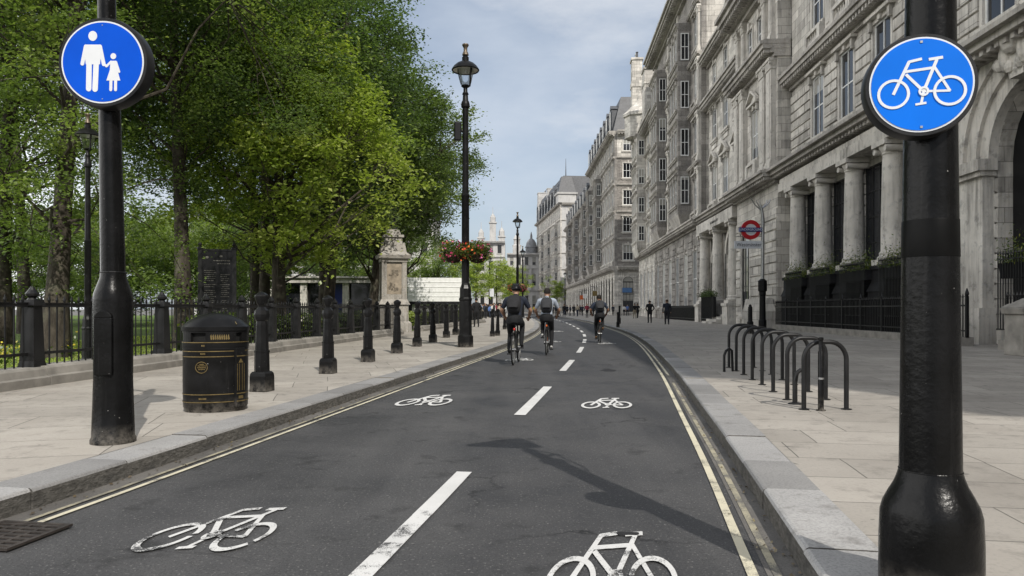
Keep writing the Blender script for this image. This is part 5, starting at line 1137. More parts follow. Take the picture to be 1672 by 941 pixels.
# parked flat black gate pier + white cabin etc. in the park
t = thing('site_cabin', (-7.2, 62, .1), 'long white cabin with dark openings below, behind the railings right of the pedestal', 'cabin', rz=RAD(4)); m = MB(); m.box(-1.6, 3.6, 0, 4, 1.75, 3.75)
for z in (2.15, 2.55, 2.95, 3.35): m.box(-1.605, 3.605, -.03, -.002, z, z + .05)
m.obj('upper_wall', 'white', t); m = MB(); m.box(-1.6, 3.6, .3, 4, 0, 1.749); m.obj('lower_wall', 'white', t); m = MB()
for x in (-1.5, .9, 2.9): m.box(x, x + .25, .05, .299, 0, 1.74)
m.box(-1.6, 3.6, .0, .25, 1.5, 1.74); m.obj('opening_frame', 'blackstone', t)
t = thing('park_pavilion', (-14.6, 62, .1), 'white columned park pavilion with dark glass and a blue panel, behind the tree trunks', 'pavilion', rz=RAD(3))
m = MB(); m.box(-6, 5.5, -.5, 5, 3.3, 3.7); m.box(-6.2, 5.7, -.7, 5.2, 3.701, 3.85); m.obj('roof', 'portland_trim', t); m = MB(); m.box(-5.8, 5.3, .4, 5, 0, 3.3); m.obj('glass_wall', 'glass', t)
for x in (-5.7, -2.9, .6, 3.4, 5.2): m = MB(); m.frustum(x, 0, 0, 3.3, .28, .28, .26, .26); m.obj('column', 'portland_trim', t)
m = MB(); m.box(-.9, .3, .3, .39, .2, 3.2); m.obj('panel', 'navy', t)
# ------------------------------------------------------------------ trees and planting
def tree_parts(seed, H, base, rx, n_clump, per, mat, trunk_r, leaf=.125, lean=(0, 0), squash=1.0, flare=1.0):
    """trunk with limbs reaching leaf clumps spread through an uneven crown"""
    g = np.random.default_rng(seed); rz = (H - base) / 2; cz = base + rz; m = MB(); r = random.Random(seed)
    top = H * .82; tp = []
    for i in range(9): t = i / 8; tp.append((lean[0] * t + .12 * math.sin(3 * t + seed), lean[1] * t + .12 * math.cos(2.3 * t + seed), top * t))
    m.tube(tp, [trunk_r * (1.45 if i == 0 else 1.08 if i == 1 else 1) * (1 - .82 * (i / 8)**1.1) for i in range(9)], 12)
    def tr(z): t = min(1, max(0, z / top)) * 8; i = min(7, int(t)); f = t - i; return Vector(tp[i]).lerp(Vector(tp[i + 1]), f)
    # lobes make the outline uneven
    cone = flare < .9
    lob = g.normal(size=(16, 3)); lob /= np.linalg.norm(lob, axis=1)[:, None]; la = g.uniform(-.26, .3, 16)
    C = []
    while len(C) < n_clump:
        d = g.normal(size=3); d /= np.linalg.norm(d); s = 1 + float(np.sum(la * np.clip((lob @ d) - .55, 0, 1) * 2.2)); q = g.random()**.42 * s
        p = np.array([d[0] * rx * q, d[1] * rx * q, d[2] * rz * q * squash])
        f = (p[2] + rz) / (2 * rz); p[:2] *= (.62 + .55 * math.sin(math.pi * min(1, max(0, .12 + .8 * f)))) * flare * ((1.5 - .95 * f) if cone else 1)
        C.append(p + np.array([lean[0] * .6, lean[1] * .6, cz]))
    C = np.array(C); nh = max(12, n_clump // 7); hubs = []
    for i in range(nh):
        c = C[g.integers(len(C))]; z = max(base * .9, c[2] - np.hypot(c[0], c[1]) * .75 - .5); b = tr(min(z, top * .95)); e = Vector(b).lerp(Vector(c), .74); e.z -= .15
        J_ = lambda k: Vector((r.uniform(-k, k), r.uniform(-k, k), r.uniform(-k, k))); rr0 = trunk_r * r.uniform(.13, .3)
        m.tube([b, Vector(b).lerp(e, .28) + J_(.2) - Vector((0, 0, .15)), Vector(b).lerp(e, .55) + J_(.32) - Vector((0, 0, .12)), Vector(b).lerp(e, .8) + J_(.22), e], [rr0, rr0 * .8, rr0 * .6, rr0 * .42, rr0 * .28], 6); hubs.append((e, rr0 * .28))
    HP = np.array([tuple(h[0]) for h in hubs]); P = []; Tn = []
    for c in C:
        k = int(np.argmin(np.linalg.norm(HP - c, axis=1))); h, hr = hubs[k]; md = h.lerp(Vector(c), .5) + Vector((r.uniform(-.3, .3), r.uniform(-.3, .3), r.uniform(-.2, .3)))
        m.tube([h, md, tuple(c)], [min(hr, .022), .014, .006], 4, False)
        sz = g.uniform(.27, .58) * (rx / 4)**.5; n = int(per * g.uniform(.6, 1.35) * (sz / .42)**1.6); v = g.normal(size=(n, 3)) * np.array([sz, sz, sz * .55]) * .8
        v[:, 2] -= .22 * np.abs(v[:, 0] * v[:, 1]); P.append(v + c); Tn.append(np.clip(g.normal(.42, .2) + g.normal(0, .1, n), 0, 1))
        # a shoot poking out of the clump
        if g.random() < .55:
            d = Vector(c) - Vector((0, 0, cz)); d.normalize(); d = (d + Vector((g.normal() * .3, g.normal() * .3, .35))).normalized(); L = g.uniform(.5, 1.15); m.tube([tuple(c), tuple(Vector(c) + d * L)], [.01, .005], 3, False)
            kk = 26; s = g.random(kk)[:, None]; P.append(np.array(c) + np.array(d) * s * L + g.normal(size=(kk, 3)) * .085); Tn.append(np.clip(g.normal(.55, .15, kk), 0, 1))
    return m, np.concatenate(P), np.concatenate(Tn)
M['leaf_mid2'] = m_leaf('olive_leaf', rgba(.06, .095, .034), rgba(.125, .175, .06), rgba(.27, .32, .12))
GRP = 'trees in the park on the left'
def _t(): pass
def tree(name, loc, label, seed, H, base, rx, n_clump, per, mat, trunk_r, rz=0.0, group=GRP, **kw):
    leaf = kw.pop('leaf', .155); m, P, tn = tree_parts(seed, H, base, rx, n_clump, per, mat, trunk_r, **kw)
    t = thing(name, loc, label, 'tree', group, rz); m.obj('trunk', 'bark', t, True); leaf_obj('crown', P, leaf, tn, mat, t, seed=seed, up=1.9); return t
tree('lime_tree', (-7.75, 24.6, .1), 'bright yellow green tree in front of the darker trees, left of the tall lamp post', 3, 12.2, 2.1, 3.6, 300, 135, 'leaf_lime', .25, lean=(.3, -.5), leaf=.17, flare=.88)
t2 = tree('plane_tree', (-10.2, 16.5, .1), 'tall plane tree at the left edge behind the railings', 5, 15.5, 3.4, 4.2, 280, 300, 'leaf_mid', .235, lean=(.3, .2), leaf=.098)
t3 = tree('plane_tree', (-9.15, 20.3, .1), 'tall plane tree just right of the big adult and child sign pole', 8, 17, 3.7, 4.1, 250, 240, 'leaf_dark', .22, lean=(-.3, .4), leaf=.11)
t4 = tree('plane_tree', (-7.75, 30.2, .1), 'dark tree whose trunk stands right of the bright green tree trunk', 13, 16.0, 3.2, 3.9, 280, 140, 'leaf_dark', .24, lean=(1.0, 0))
t5 = tree('plane_tree', (-7.6, 40.5, .1), 'tree whose crown overhangs the pavement behind the tall lamp post', 17, 15.5, 2.6, 4.7, 360, 140, 'leaf_mid2', .27, lean=(.9, -.6), leaf=.165)
tree('plane_tree', (-10.2, 30.0, .1), 'dark tree between the information board and the bright green tree', 19, 17.5, 4.6, 3.9, 240, 160, 'leaf_dark', .23, leaf=.14)
dup(t4, (-9.5, 38, .1), 2.0, 'tall dark tree filling the gap behind the bright green tree', None, (1.3, 1.3, 1.3))
dup(t5, (-8.6, 51, .1), 1.2, 'tree rising behind the stone pedestal', None, (1.05, 1.05, 1.08))
dup(t2, (-15.5, 22.5, .1), 1.1, 'tree at the far left edge beyond the first row', None, (1.15, 1.15, 1.1))
dup(t2, (-13.0, 37, .1), 3.9, 'tree behind the information board, second row', None, (1.25, 1.25, 1.2)); dup(t3, (-22, 33, .1), .7, 'tree deep in the park at the left', None, (1.2, 1.2, 1.2))
far = [(-34, 52, 1.1, .9, 'low rounded tree on the far lawn at the left edge'), (-26, 48, 1.0, 2.0, 'low bright tree on the far lawn left of the sign pole'), (-20.5, 52, .95, .3, 'low bright tree on the far lawn right of the sign pole'), (-27, 66, 1.25, 4.1, 'tree far back on the lawn, third from the left'), (-16.5, 70, 1.1, 1.4, 'tree far back behind the white pavilion'), (-40, 70, 1.4, 5.2, 'tree at the far left of the back row'), (-10.8, 76, 1.1, 3.3, 'tree far back behind the white cabin'), (-33, 86, 1.5, 2.6, 'tree on the far side of the park')]
f0 = tree('park_tree', (far[0][0], far[0][1], .1), far[0][4], 23, 8.5, 1.0, 4.2, 150, 110, 'leaf_mid', .2, .9, 'small trees on the far side of the park', leaf=.21, flare=1.15)
for x, y, s, a, lb in far[1:]: dup(f0, (x, y, .1), a, lb, None, (s, s, s))
s0 = tree('street_tree', (-4.4, 92, PV), 'slim light green street tree right of the flower baskets', 29, 8.5, 1.6, 2.3, 90, 110, 'leaf_lime', .14, 0, 'light green street trees far down the left side', leaf=.2)
for x, y, s, a, lb in ((-2.2, 108, 1.05, 1, 'light green street tree left of the second lamp post'), (-8, 100, 1.2, 2, 'light green street tree behind the tall lamp post'), (-.6, 128, 1.1, 3, 'light green street tree behind the second lamp post'), (1.2, 150, 1.1, 4, 'far light green street tree above the first cyclist')): dup(s0, (x, y, PV), a, lb, None, (s, s, s))
s1 = dup(s0, (14.2, 232, PV), 2.0, 'dark small tree at the foot of the white corner block', None, (1.6, 1.6, 1.3))
# hedge and flower bed behind the railings
def hedge(name, y0, y1, label, dx=-1.5, w=.55, h=.95, mat='leaf_hedge', dens=520):
    g = np.random.default_rng(int(y0)); N = int((y1 - y0) * dens); Y = g.uniform(y0, y1, N); e = g.normal(size=(N, 2)); e /= np.linalg.norm(e, axis=1)[:, None]; q = g.random(N)**.25
    bumpy = 1 + .1 * np.sin(Y * 2.1) + .07 * np.sin(Y * 5.3); X = NX(20) * 0 + (-7.7 + .089 * Y) + dx + e[:, 0] * q * w; Z = .1 + h / 2 * bumpy + e[:, 1] * q * h / 2 * bumpy
    m = MB(); xa, xb = -7.7 + .089 * y0 + dx, -7.7 + .089 * y1 + dx; ww, hh = w * .72, h * .82
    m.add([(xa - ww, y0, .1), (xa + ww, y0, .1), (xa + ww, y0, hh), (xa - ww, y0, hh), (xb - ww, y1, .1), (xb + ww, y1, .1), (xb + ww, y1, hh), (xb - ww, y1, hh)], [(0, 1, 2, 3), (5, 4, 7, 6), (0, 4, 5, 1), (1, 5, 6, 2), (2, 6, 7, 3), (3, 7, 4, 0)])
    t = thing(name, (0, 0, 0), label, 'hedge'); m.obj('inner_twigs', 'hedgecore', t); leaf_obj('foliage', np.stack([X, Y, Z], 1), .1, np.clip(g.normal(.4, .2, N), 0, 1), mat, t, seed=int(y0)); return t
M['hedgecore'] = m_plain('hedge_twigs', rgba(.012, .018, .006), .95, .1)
hedge('hedge', 17.6, 31.5, 'clipped dark green hedge behind the railings beside the bollards'); hedge('hedge', 36.5, 58, 'yellow green hedge behind the far railings right of the pedestal', mat='leaf_lime')
hedge('shrub_bed', 6.4, 10.6, 'dark low shrubs behind the railings at the left edge', -2.4, .7, .75)
g = np.random.default_rng(9); N = 2600; Y = g.uniform(7, 17, N); X = -7.7 + .089 * Y - 3.0 - .12 * (Y - 7) + g.normal(0, .35, N); ok = np.sin(Y * 2.3) > -.35; P = np.stack([X, Y, .25 + np.abs(g.normal(0, .14, N))], 1)[ok]
t = thing('flower_bed', (0, 0, 0), 'bed of small yellow flowers on the lawn behind the railings', 'flower bed'); leaf_obj('flowers', P[::2], .06, g.random(len(P[::2])), 'yellowflower', t, asp=.9, seed=3)['kind'] = 'stuff'; P2 = P[1::2].copy(); P2[:, 2] -= .08; leaf_obj('foliage', P2, .1, g.random(len(P2)) * .6, 'leaf_hedge', t, seed=4)
# ------------------------------------------------------------------ people and bicycles
def ell_limb(mb, pts, rad, side=(1, 0, 0), n=14):
    """closed tapered limb with elliptical rings; rad = list of (a along side, b across)"""
    pts = [Vector(p) for p in pts]; N = len(pts); rings = []
    def frame(i):
        d = (pts[min(i + 1, N - 1)] - pts[max(i - 1, 0)]).normalized(); s = Vector(side) - d * Vector(side).dot(d)
        if s.length < .05: s = Vector((0, 1, 0)) - d * d.y
        s.normalize(); return d, s, d.cross(s)
    vs = []; cnt = 0
    def ring(c, s, t, a, b):
        for k in range(n): q = TAU * k / n; vs.append(tuple(c + s * a * math.cos(q) + t * b * math.sin(q)))
    d, s, t = frame(0); a, b = rad[0]; ring(pts[0] - d * min(a, b) * .75, s, t, a * .55, b * .55); cnt += 1
    for i in range(N): d, s, t = frame(i); ring(pts[i], s, t, *rad[i]); cnt += 1
    d, s, t = frame(N - 1); a, b = rad[-1]; ring(pts[-1] + d * min(a, b) * .75, s, t, a * .55, b * .55); cnt += 1
    fs = [(i * n + k, (i + 1) * n + k, (i + 1) * n + (k + 1) % n, i * n + (k + 1) % n) for i in range(cnt - 1) for k in range(n)] + [tuple(range(n)), tuple((cnt - 1) * n + k for k in range(n))[::-1]]
    mb.add(vs, fs)
def person_body(name, J, cloth, voxel=.016, sk=1.0):
    """J: joints; cloth: material names for top, legs, shoes, skin, sleeve length ('short'/'long'). One continuous remeshed surface."""
    mb = MB(); seg = []
    V3 = Vector
    def limb(pts, rad, mat, side=(1, 0, 0)):
        ell_limb(mb, pts, rad, side); 
        for a, b, ra, rb in zip(pts[:-1], pts[1:], rad[:-1], rad[1:]): seg.append((V3(a), V3(b), (sum(ra) + sum(rb)) / 4, mat))
    pe, ch, nk, hd = V3(J['pelvis']), V3(J['chest']), V3(J['neck']), V3(J['head'])
    wa = pe.lerp(ch, .42); sx = V3(J.get('side', (1, 0, 0)))
    limb([pe - (ch - pe).normalized() * .06, pe], [(.15, .115), (.165, .125)], 1, sx)
    limb([pe + (ch - pe) * .08, wa, pe.lerp(ch, .75), ch, ch.lerp(nk, .55)], [(.16, .12), (.148, .108), (.165, .115), (.175, .11), (.13, .085)], 0, sx)
    limb([ch.lerp(nk, .5), nk, nk.lerp(hd, .45)], [(.075, .07), (.054, .056), (.054, .058)], 3, sx)
    up = (hd - nk).normalized(); f = V3(J['face']).normalized(); f = (f - up * f.dot(up)).normalized(); sd = f.cross(up)
    limb([hd - up * .085 + f * .025, hd - up * .03 + f * .008, hd + up * .045, hd + up * .095], [(.052, .058), (.07, .084), (.076, .094), (.05, .064)], 3, sd)
    limb([hd - up * .005 + f * .085, hd - up * .035 + f * .108], [(.012, .012), (.017, .014)], 3, sd)
    limb([hd - up * .07 + f * .07, hd - up * .085 + f * .068], [(.026, .016), (.022, .014)], 3, sd)
    for q in (-1, 1): limb([hd + sd * q * .078 + up * .015, hd + sd * q * .082 - up * .03], [(.008, .02), (.008, .015)], 3, sd)
    for q, k in ((-1, 'l'), (1, 'r')):
        sh, el, ha = V3(J['sh_' + k]), V3(J['el_' + k]), V3(J['ha_' + k]); 
        limb([ch.lerp(nk, .35) + (sh - ch) * .45, sh], [(.075, .07), (.07, .066)], 0)
        mid = sh.lerp(el, .62); slv = cloth['sleeve']
        limb([sh, mid], [(.068, .064), (.056, .054)], 0); limb([mid, el], [(.05, .05), (.041, .041)], 0 if slv == 'long' else 3)
        limb([el, el.lerp(ha, .35), ha], [(.042, .042), (.043, .042), (.029, .026)] , 0 if slv == 'long' else 3)
        d = (ha - el).normalized(); hd2 = V3(J.get('fing', d)) if 'fing' in J else d; palm = ha + d * .075
        limb([ha, ha + d * .04, palm], [(.026, .02), (.036, .017), (.036, .015)], 3)
        s = d.cross(V3((0, 0, 1))); s = s.normalized() if s.length > .1 else V3((0, 1, 0))
        cur = V3(J.get('curl', (0, 0, 0)))
        for i, L in enumerate((.062, .072, .068, .052)):
            o = palm + s * (i - 1.5) * .017; e1 = o + d * L * .5 + cur * .012; e2 = e1 + (d * .4 + cur).normalized() * L * .5 if cur.length else e1 + d * L * .5
            limb([o, e1, e2], [(.0085, .0085), (.008, .008), (.007, .007)], 3)
        th = ha + d * .03 + s * .03 * (-q); limb([th, th + d * .03 + s * (-q) * .018, th + d * .055 + s * (-q) * .016 + cur * .015], [(.01, .01), (.0095, .0095), (.008, .008)], 3)
        hp, kn, an, to = V3(J['hip_' + k]), V3(J['kn_' + k]), V3(J['an_' + k]), V3(J['to_' + k])
        limb([hp, hp.lerp(kn, .35), kn], [(.105, .11), (.088, .092), (.06, .064)], 1, sx); lc = cloth.get('leg', 1)
        limb([kn, kn.lerp(an, .3), an], [(.06, .062), (.06, .064), (.046, .048) if lc == 1 else (.036, .036)], lc, sx)
        heel = an + V3((0, 0, -.045)) - (to - an).normalized() * .03; limb([heel, an.lerp(to, .5) - V3((0, 0, .03)), to], [(.036, .036), (.042, .034), (.04, .022)], 2, sx)
    me = mb.mesh('raw', 'black'); o = link('raw', me); md = o.modifiers.new('r', 'REMESH'); md.mode = 'VOXEL'; md.voxel_size = voxel; md.use_smooth_shade = True
    sm = o.modifiers.new('s', 'SMOOTH'); sm.factor = .5; sm.iterations = 2
    bpy.context.view_layer.update(); out = bpy.data.meshes.new_from_object(o.evaluated_get(bpy.context.evaluated_depsgraph_get())); bpy.data.objects.remove(o)
    out.materials.clear()
    for mm in cloth['mats']: out.materials.append(M[mm])
    n = len(out.polygons); c = np.empty(n * 3); out.polygons.foreach_get('center', c); c = c.reshape(-1, 3); best = np.full(n, 1e9); idx = np.zeros(n, dtype=np.int32)
    for a, b, r, mt in seg:
        a, b = np.array(a), np.array(b); ab = b - a; t = np.clip(((c - a) @ ab) / max(1e-9, ab @ ab), 0, 1); dd = np.linalg.norm(c - a - t[:, None] * ab, axis=1) - r
        w = dd < best; best[w] = dd[w]; idx[w] = mt
    out.polygons.foreach_set('material_index', idx); out.polygons.foreach_set('use_smooth', [True] * n); return out
def hair_mesh(hd, f, up=(0, 0, 1), full=1.0, long=False, mat='hair_dark'):
    m = MB(); n = 16; hd, f, up = Vector(hd), Vector(f).normalized(), Vector(up); s = f.cross(up)
    vs = []; rows = 8
    for i in range(rows + 1):
        a = math.pi / 2 - (math.pi * .62) * i / rows
        for k in range(n):
            q = TAU * k / n; ff = math.cos(q)           # forward share
            low = a if ff < .25 else max(a, math.pi / 2 - (math.pi * .62) * i / rows * (.62 - .25 * ff))
            rr = 1.09 * full; x = math.cos(low) * math.sin(q) * .082 * rr; y = math.cos(low) * math.cos(q) * .1 * rr - .006; z = math.sin(low) * .098 * rr + .035 - (.09 * max(0, -ff) * i / rows if long else 0)
            vs.append(tuple(hd + s * x + f * y + up * z))
    fs = [(i * n + k, i * n + (k + 1) % n, (i + 1) * n + (k + 1) % n, (i + 1) * n + k) for i in range(rows) for k in range(n)]; m.add(vs, fs); return m
CLO = dict(navy_top=(.016, .02, .032), blackcloth=(.011, .0115, .013), dark_jeans=(.02, .028, .048), greyblue_top=(.30, .335, .39), darkblue_top=(.028, .036, .056), grey_trs=(.02, .021, .025), skin=(.33, .19, .125), skin_tan=(.24, .13, .082), white_shoe=(.55, .54, .52), brown_shoe=(.2, .11, .055), black_shoe=(.014, .014, .015),
           hair_dark=(.014, .011, .009), hair_brown=(.05, .03, .018), hair_grey=(.13, .12, .115), white_shirt=(.6, .59, .57), blue_shirt=(.1, .17, .38), khaki=(.22, .19, .14), red_top=(.22, .03, .05), pack=(.019, .019, .021), pack2=(.032, .033, .036), yellow_vest=(.6, .5, .05), beige=(.4, .34, .26))
for k, v in CLO.items(): M[k] = m_plain(k, rgba(*v), .5 if 'skin' in k else .85, .3, var=.2, sc=9, bump=.5 if 'skin' not in k else 0)

def make_bicycle(loc, rz, label, accent='orange', th=0.0):
    t = thing('bicycle', loc, label, 'bicycle', 'bicycles ridden up the road', rz); wr = .335; wb = 1.03; R_, F_ = (0, 0, wr), (0, wb, wr)
    for nm_, c in (('rear', R_), ('front', F_)):
        w = MB(); w.ring(c, (0, 1, 0), (0, 0, 1), wr - .017, .017, 40, 8); wh = w.obj('wheel', 'rubber', t, True); w = MB(); w.ring(c, (0, 1, 0), (0, 0, 1), wr - .042, .011, 40, 6)
        for k in range(18): a = TAU * k / 18; s = .028 * (1 if k % 2 else -1); w.tube([(s, c[1] + .02 * math.cos(a + .5), c[2] + .02 * math.sin(a + .5)), (0, c[1] + (wr - .05) * math.cos(a), c[2] + (wr - .05) * math.sin(a))], .0017, 4, False)
        w.tube([(-.06, c[1], c[2]), (.06, c[1], c[2])], .02, 8); w.obj('spokes', 'steel', wh, True)
    bb = (0, .43, .28); st = (0, .25, .8); hd0, hd1 = (0, .80, .88), (0, .84, .72); fr = MB()
    fr.tube([bb, st], .017, 10); fr.tube([st, hd0], .016, 10); fr.tube([bb, hd1], .02, 10); fr.tube([hd0, hd1], .021, 10)
    for sx in (-1, 1):
        fr.tube([(sx * .02, st[1], .78), (sx * .065, 0, wr)], .009, 8); fr.tube([(sx * .03, .4, .28), (sx * .065, 0, wr)], .01, 8); fr.tube([hd1, (sx * .045, .855, .66), (sx * .055, wb, wr)], [.016, .014, .01], 8)
    fr.tube([st, (0, .225, .93)], .0135, 10); fr.obj('frame', 'iron', t, True)
    s = MB(); loft(s, [([(x * .5, y) for x, y in oval(.05, .09, 20, 2)], .92), ([(x * (1.0 - .7 * max(0, (y + .02) / .15)) * 1.55, y + .0) for x, y in oval(.055, .135, 20, 2.2)], .945), ([(x * (1.0 - .7 * max(0, (y + .02) / .15)) * 1.4, y) for x, y in oval(.05, .13, 20, 2.2)], .975)]); s.X = None; so = s.obj('saddle', 'timber' if accent != 'black' else 'rubber', t, True); so.location = (0, .215, 0)
    h = MB(); h.tube([hd0, (0, .785, .99), (0, .80, 1.0)], [.014, .014, .014], 8); h.tube([(-.3, .74, 1.0), (-.2, .79, 1.005), (0, .82, 1.0), (.2, .79, 1.005), (.3, .74, 1.0)], .0125, 10); h.obj('handlebar', 'steel', t, True)
    for sx in (-1, 1): h = MB(); h.tube([(sx * .2, .79, 1.005), (sx * .31, .735, 1.0)], .018, 10); h.obj('grip', 'rubber', t, True)
    c = MB(); c.ring((.05, bb[1], bb[2]), (0, 1, 0), (0, 0, 1), .085, .008, 24, 6); cy_, cz_ = .17 * math.cos(th), .17 * math.sin(th); c.tube([(.07, .43, .28), (.075, .43 + cy_, .28 + cz_)], .011, 6); c.tube([(-.07, .43, .28), (-.075, .43 - cy_, .28 - cz_)], .011, 6); c.tube([(-.08, .43, .28), (.08, .43, .28)], .02, 8)
    c.tube([(.05, .43, .365), (.05, 0, .37)], .006, 4); c.tube([(.05, .43, .195), (.05, 0, .30)], .006, 4); c.obj('crankset', 'iron', t, True)
    for sx in (1, -1): y, z_ = .43 + sx * cy_, .28 + sx * cz_; p_ = MB(); p_.box(sx * .12 - .045, sx * .12 + .045, y - .035, y + .035, z_ - .012, z_ + .012); p_.obj('pedal', 'rubber', t)
    l = MB(); l.ball((0, .185, .76), .022, .016, .03, 10, 8); l.obj('rear_light', 'redlight' if accent != 'orange' else 'orange', t, True)
    g_ = MB()
    for k in range(9):
        a0, a1 = RAD(60 + 100 * k / 9), RAD(60 + 100 * (k + 1) / 9); rr = wr + .03
        P = [(0, -math.cos(a) * rr, wr + math.sin(a) * rr) for a in (a0, a1)]; g_.add([(-.026, P[0][1], P[0][2]), (.026, P[0][1], P[0][2]), (.026, P[1][1], P[1][2]), (-.026, P[1][1], P[1][2])], [(0, 1, 2, 3)])
    mg = g_.obj('mudguard', 'iron', t); sdm = mg.modifiers.new('thick', 'SOLIDIFY'); sdm.thickness = .004
    if accent == 'orange': a = MB(); a.tube([(.0, .40, .36), (0, .30, .66)], .019, 8); a.obj('accent_tube', 'orange', t, True)
    return t
def rider(bike, label, mats, sleeve, pack_mat, pack_label, head='helmet', hairmat='hair_dark', leg=1, scale=1.0, straps=None, th=0.0, dz=0.0, dy=0.0, turn=0.0):
    J = dict(pelvis=(0, .20, 1.0), chest=(0, .41, 1.33), neck=(0, .49, 1.475), head=(0, .55, 1.60), face=(0, 1, -.1), sh_l=(-.19, .43, 1.40), sh_r=(.19, .43, 1.40), el_l=(-.32, .52, 1.17), el_r=(.32, .52, 1.17), ha_l=(-.27, .69, 1.03), ha_r=(.27, .69, 1.03), curl=(0, .2, -.9),
             hip_l=(-.09, .22, .95), hip_r=(.09, .22, .95), kn_l=(-.125, .53, .70), kn_r=(.125, .64, .72), an_l=(-.115, .24, .385), an_r=(.115, .56, .385), to_l=(-.12, .36, .315), to_r=(.12, .70, .315))
    for k_ in ('chest', 'neck', 'head', 'sh_l', 'sh_r'): J[k_] = (J[k_][0], J[k_][1] + dy, J[k_][2] + dz)
    J['face'] = (turn, 1, -.1); J['head'] = (J['head'][0] + turn * .03, J['head'][1], J['head'][2])
    for q_, k_ in ((1, 'r'), (-1, 'l')):
        pz, py = .28 + q_ * .17 * math.sin(th), .43 + q_ * .17 * math.cos(th); an = Vector((q_ * .115, py - .045, pz + .115)); hp = Vector(J['hip_' + k_]); d = an - hp; L = min(d.length, .855); l1, l2 = .435, .43
        a_ = (l1 * l1 - l2 * l2 + L * L) / (2 * L); h_ = math.sqrt(max(0, l1 * l1 - a_ * a_)); u_ = d.normalized(); f_ = Vector((0, 1, 0)) - u_ * u_.y; f_.normalize(); kn = hp + u_ * a_ + f_ * h_
        J['kn_' + k_] = (q_ * .125, kn.y, kn.z); J['an_' + k_] = tuple(an); J['to_' + k_] = (q_ * .12, py + .085, pz + .035)
    mw = bike.matrix_basis.copy(); me = person_body('person', J, dict(mats=mats, sleeve=sleeve, leg=leg), .0145)
    p = link('person', me); p.matrix_world = mw; tag(p, label, 'person', 'cyclists on the road')
    if head == 'helmet':
        m = MB(); hc = Vector(J['head']) + Vector((0, 0, .045)); vs = []; n = 20; rows = 7
        for i in range(rows + 1):
            a = math.pi / 2 * (1 - 1.06 * i / rows)
            for k in range(n): q = TAU * k / n; vs.append((hc.x + .1 * math.cos(a) * math.cos(q), hc.y + .128 * math.cos(a) * math.sin(q), hc.z + .105 * math.sin(a) - .012))
        m.add(vs, [(i * n + k, i * n + (k + 1) % n, (i + 1) * n + (k + 1) % n, (i + 1) * n + k) for i in range(rows) for k in range(n)])
        for x in (-.05, 0, .05): m.tube([(x, hc.y - .12, hc.z + .02), (x * 1.1, hc.y - .08, hc.z + .085), (x, hc.y + .02, hc.z + .108), (x * .9, hc.y + .11, hc.z + .03)], .014, 6)
        h = m.obj('helmet', 'glossdark', p, True); sd_ = h.modifiers.new('thick', 'SOLIDIFY'); sd_.thickness = .012
        hair_mesh(J['head'], (turn, 1, 0), (0, 0, 1), .98, False).obj('hair', hairmat, p, True)
    else: hair_mesh(J['head'], (turn, 1, 0), (0, 0, 1), 1.03).obj('hair', hairmat, p, True)
    t = thing('backpack', (0, 0, 0), pack_label, 'backpack', 'backpacks worn by the cyclists'); t.matrix_world = mw
    ax = (Vector((0, .41, 1.36)) - Vector((0, .2, 1.0))).normalized(); nv = Vector((0, -ax.z, ax.y)); X = Vector((1, 0, 0)); o0 = Vector((0, .215, 1.035)) + nv * .115
    def sect(h, w, d): return [tuple(o0 + ax * h + X * x * w + nv * (y * d + d * .88)) for x, y in oval(1, 1, 24, 3)]
    m = MB(); S_ = [sect(.0, .09, .05), sect(.015, .125, .075), (sect(.08, .15, .115)), sect(.2, .155, .128), sect(.32, .142, .105), sect(.40, .115, .065), sect(.435, .06, .035)]; n = 24
    m.add([v for s_ in S_ for v in s_], [(i * n + k, i * n + (k + 1) % n, (i + 1) * n + (k + 1) % n, (i + 1) * n + k) for i in range(len(S_) - 1) for k in range(n)] + [tuple(range(n))[::-1], tuple(6 * n + k for k in range(n))]); m.obj('bag', pack_mat, t, True)
    m = MB(); S2 = [[tuple(o0 + ax * h + X * x * w + nv * (y * .045 + .2 + (.0 if h < .15 else -.01))) for x, y in oval(1, 1, 24, 3)] for h, w in ((.03, .09), (.05, .11), (.17, .11), (.205, .09))]
    m.add([v for s_ in S2 for v in s_], [(i * n + k, i * n + (k + 1) % n, (i + 1) * n + (k + 1) % n, (i + 1) * n + k) for i in range(3) for k in range(n)] + [tuple(range(n))[::-1], tuple(3 * n + k for k in range(n))]); m.obj('pocket', pack_mat, t, True)
    m = MB()
    for sx in (-1, 1): m.tube([(sx * .1, .27, 1.39), (sx * .115, .40, 1.475), (sx * .12, .515, 1.40), (sx * .13, .46, 1.2), (sx * .13, .30, 1.08)], [.018] * 5, 6)
    m.obj('strap', straps or pack_mat, t, True); m = MB(); m.ring(tuple(o0 + ax * .43 + nv * .05), (1, 0, 0), (0, 0, 1), .03, .006, 14, 5); m.obj('loop', pack_mat, t, True)
    return p
def head_at(Y): return -math.atan((atY(LP, Y + 1) + atY(RP, Y + 1) - atY(LP, Y - 1) - atY(RP, Y - 1)) / 4)
q = gp(838, 597); bk1 = make_bicycle((q[0], q[1], .006), head_at(q[1]) + .02, 'bicycle with a red frame light ridden by the cyclist in the dark navy shirt', 'red', .35)
rider(bk1, 'cyclist with dark helmet and navy shirt seen from behind, nearest and leftmost of the riders', ['navy_top', 'blackcloth', 'black_shoe', 'skin'], 'short', 'pack', 'big black backpack on the leftmost cyclist', 'helmet', th=.35, turn=-.12)
q = gp(892, 580.5); bk2 = make_bicycle((q[0], q[1], .006), head_at(q[1]) + .05, 'bicycle with orange rear light ridden by the middle cyclist', 'orange', -1.2)
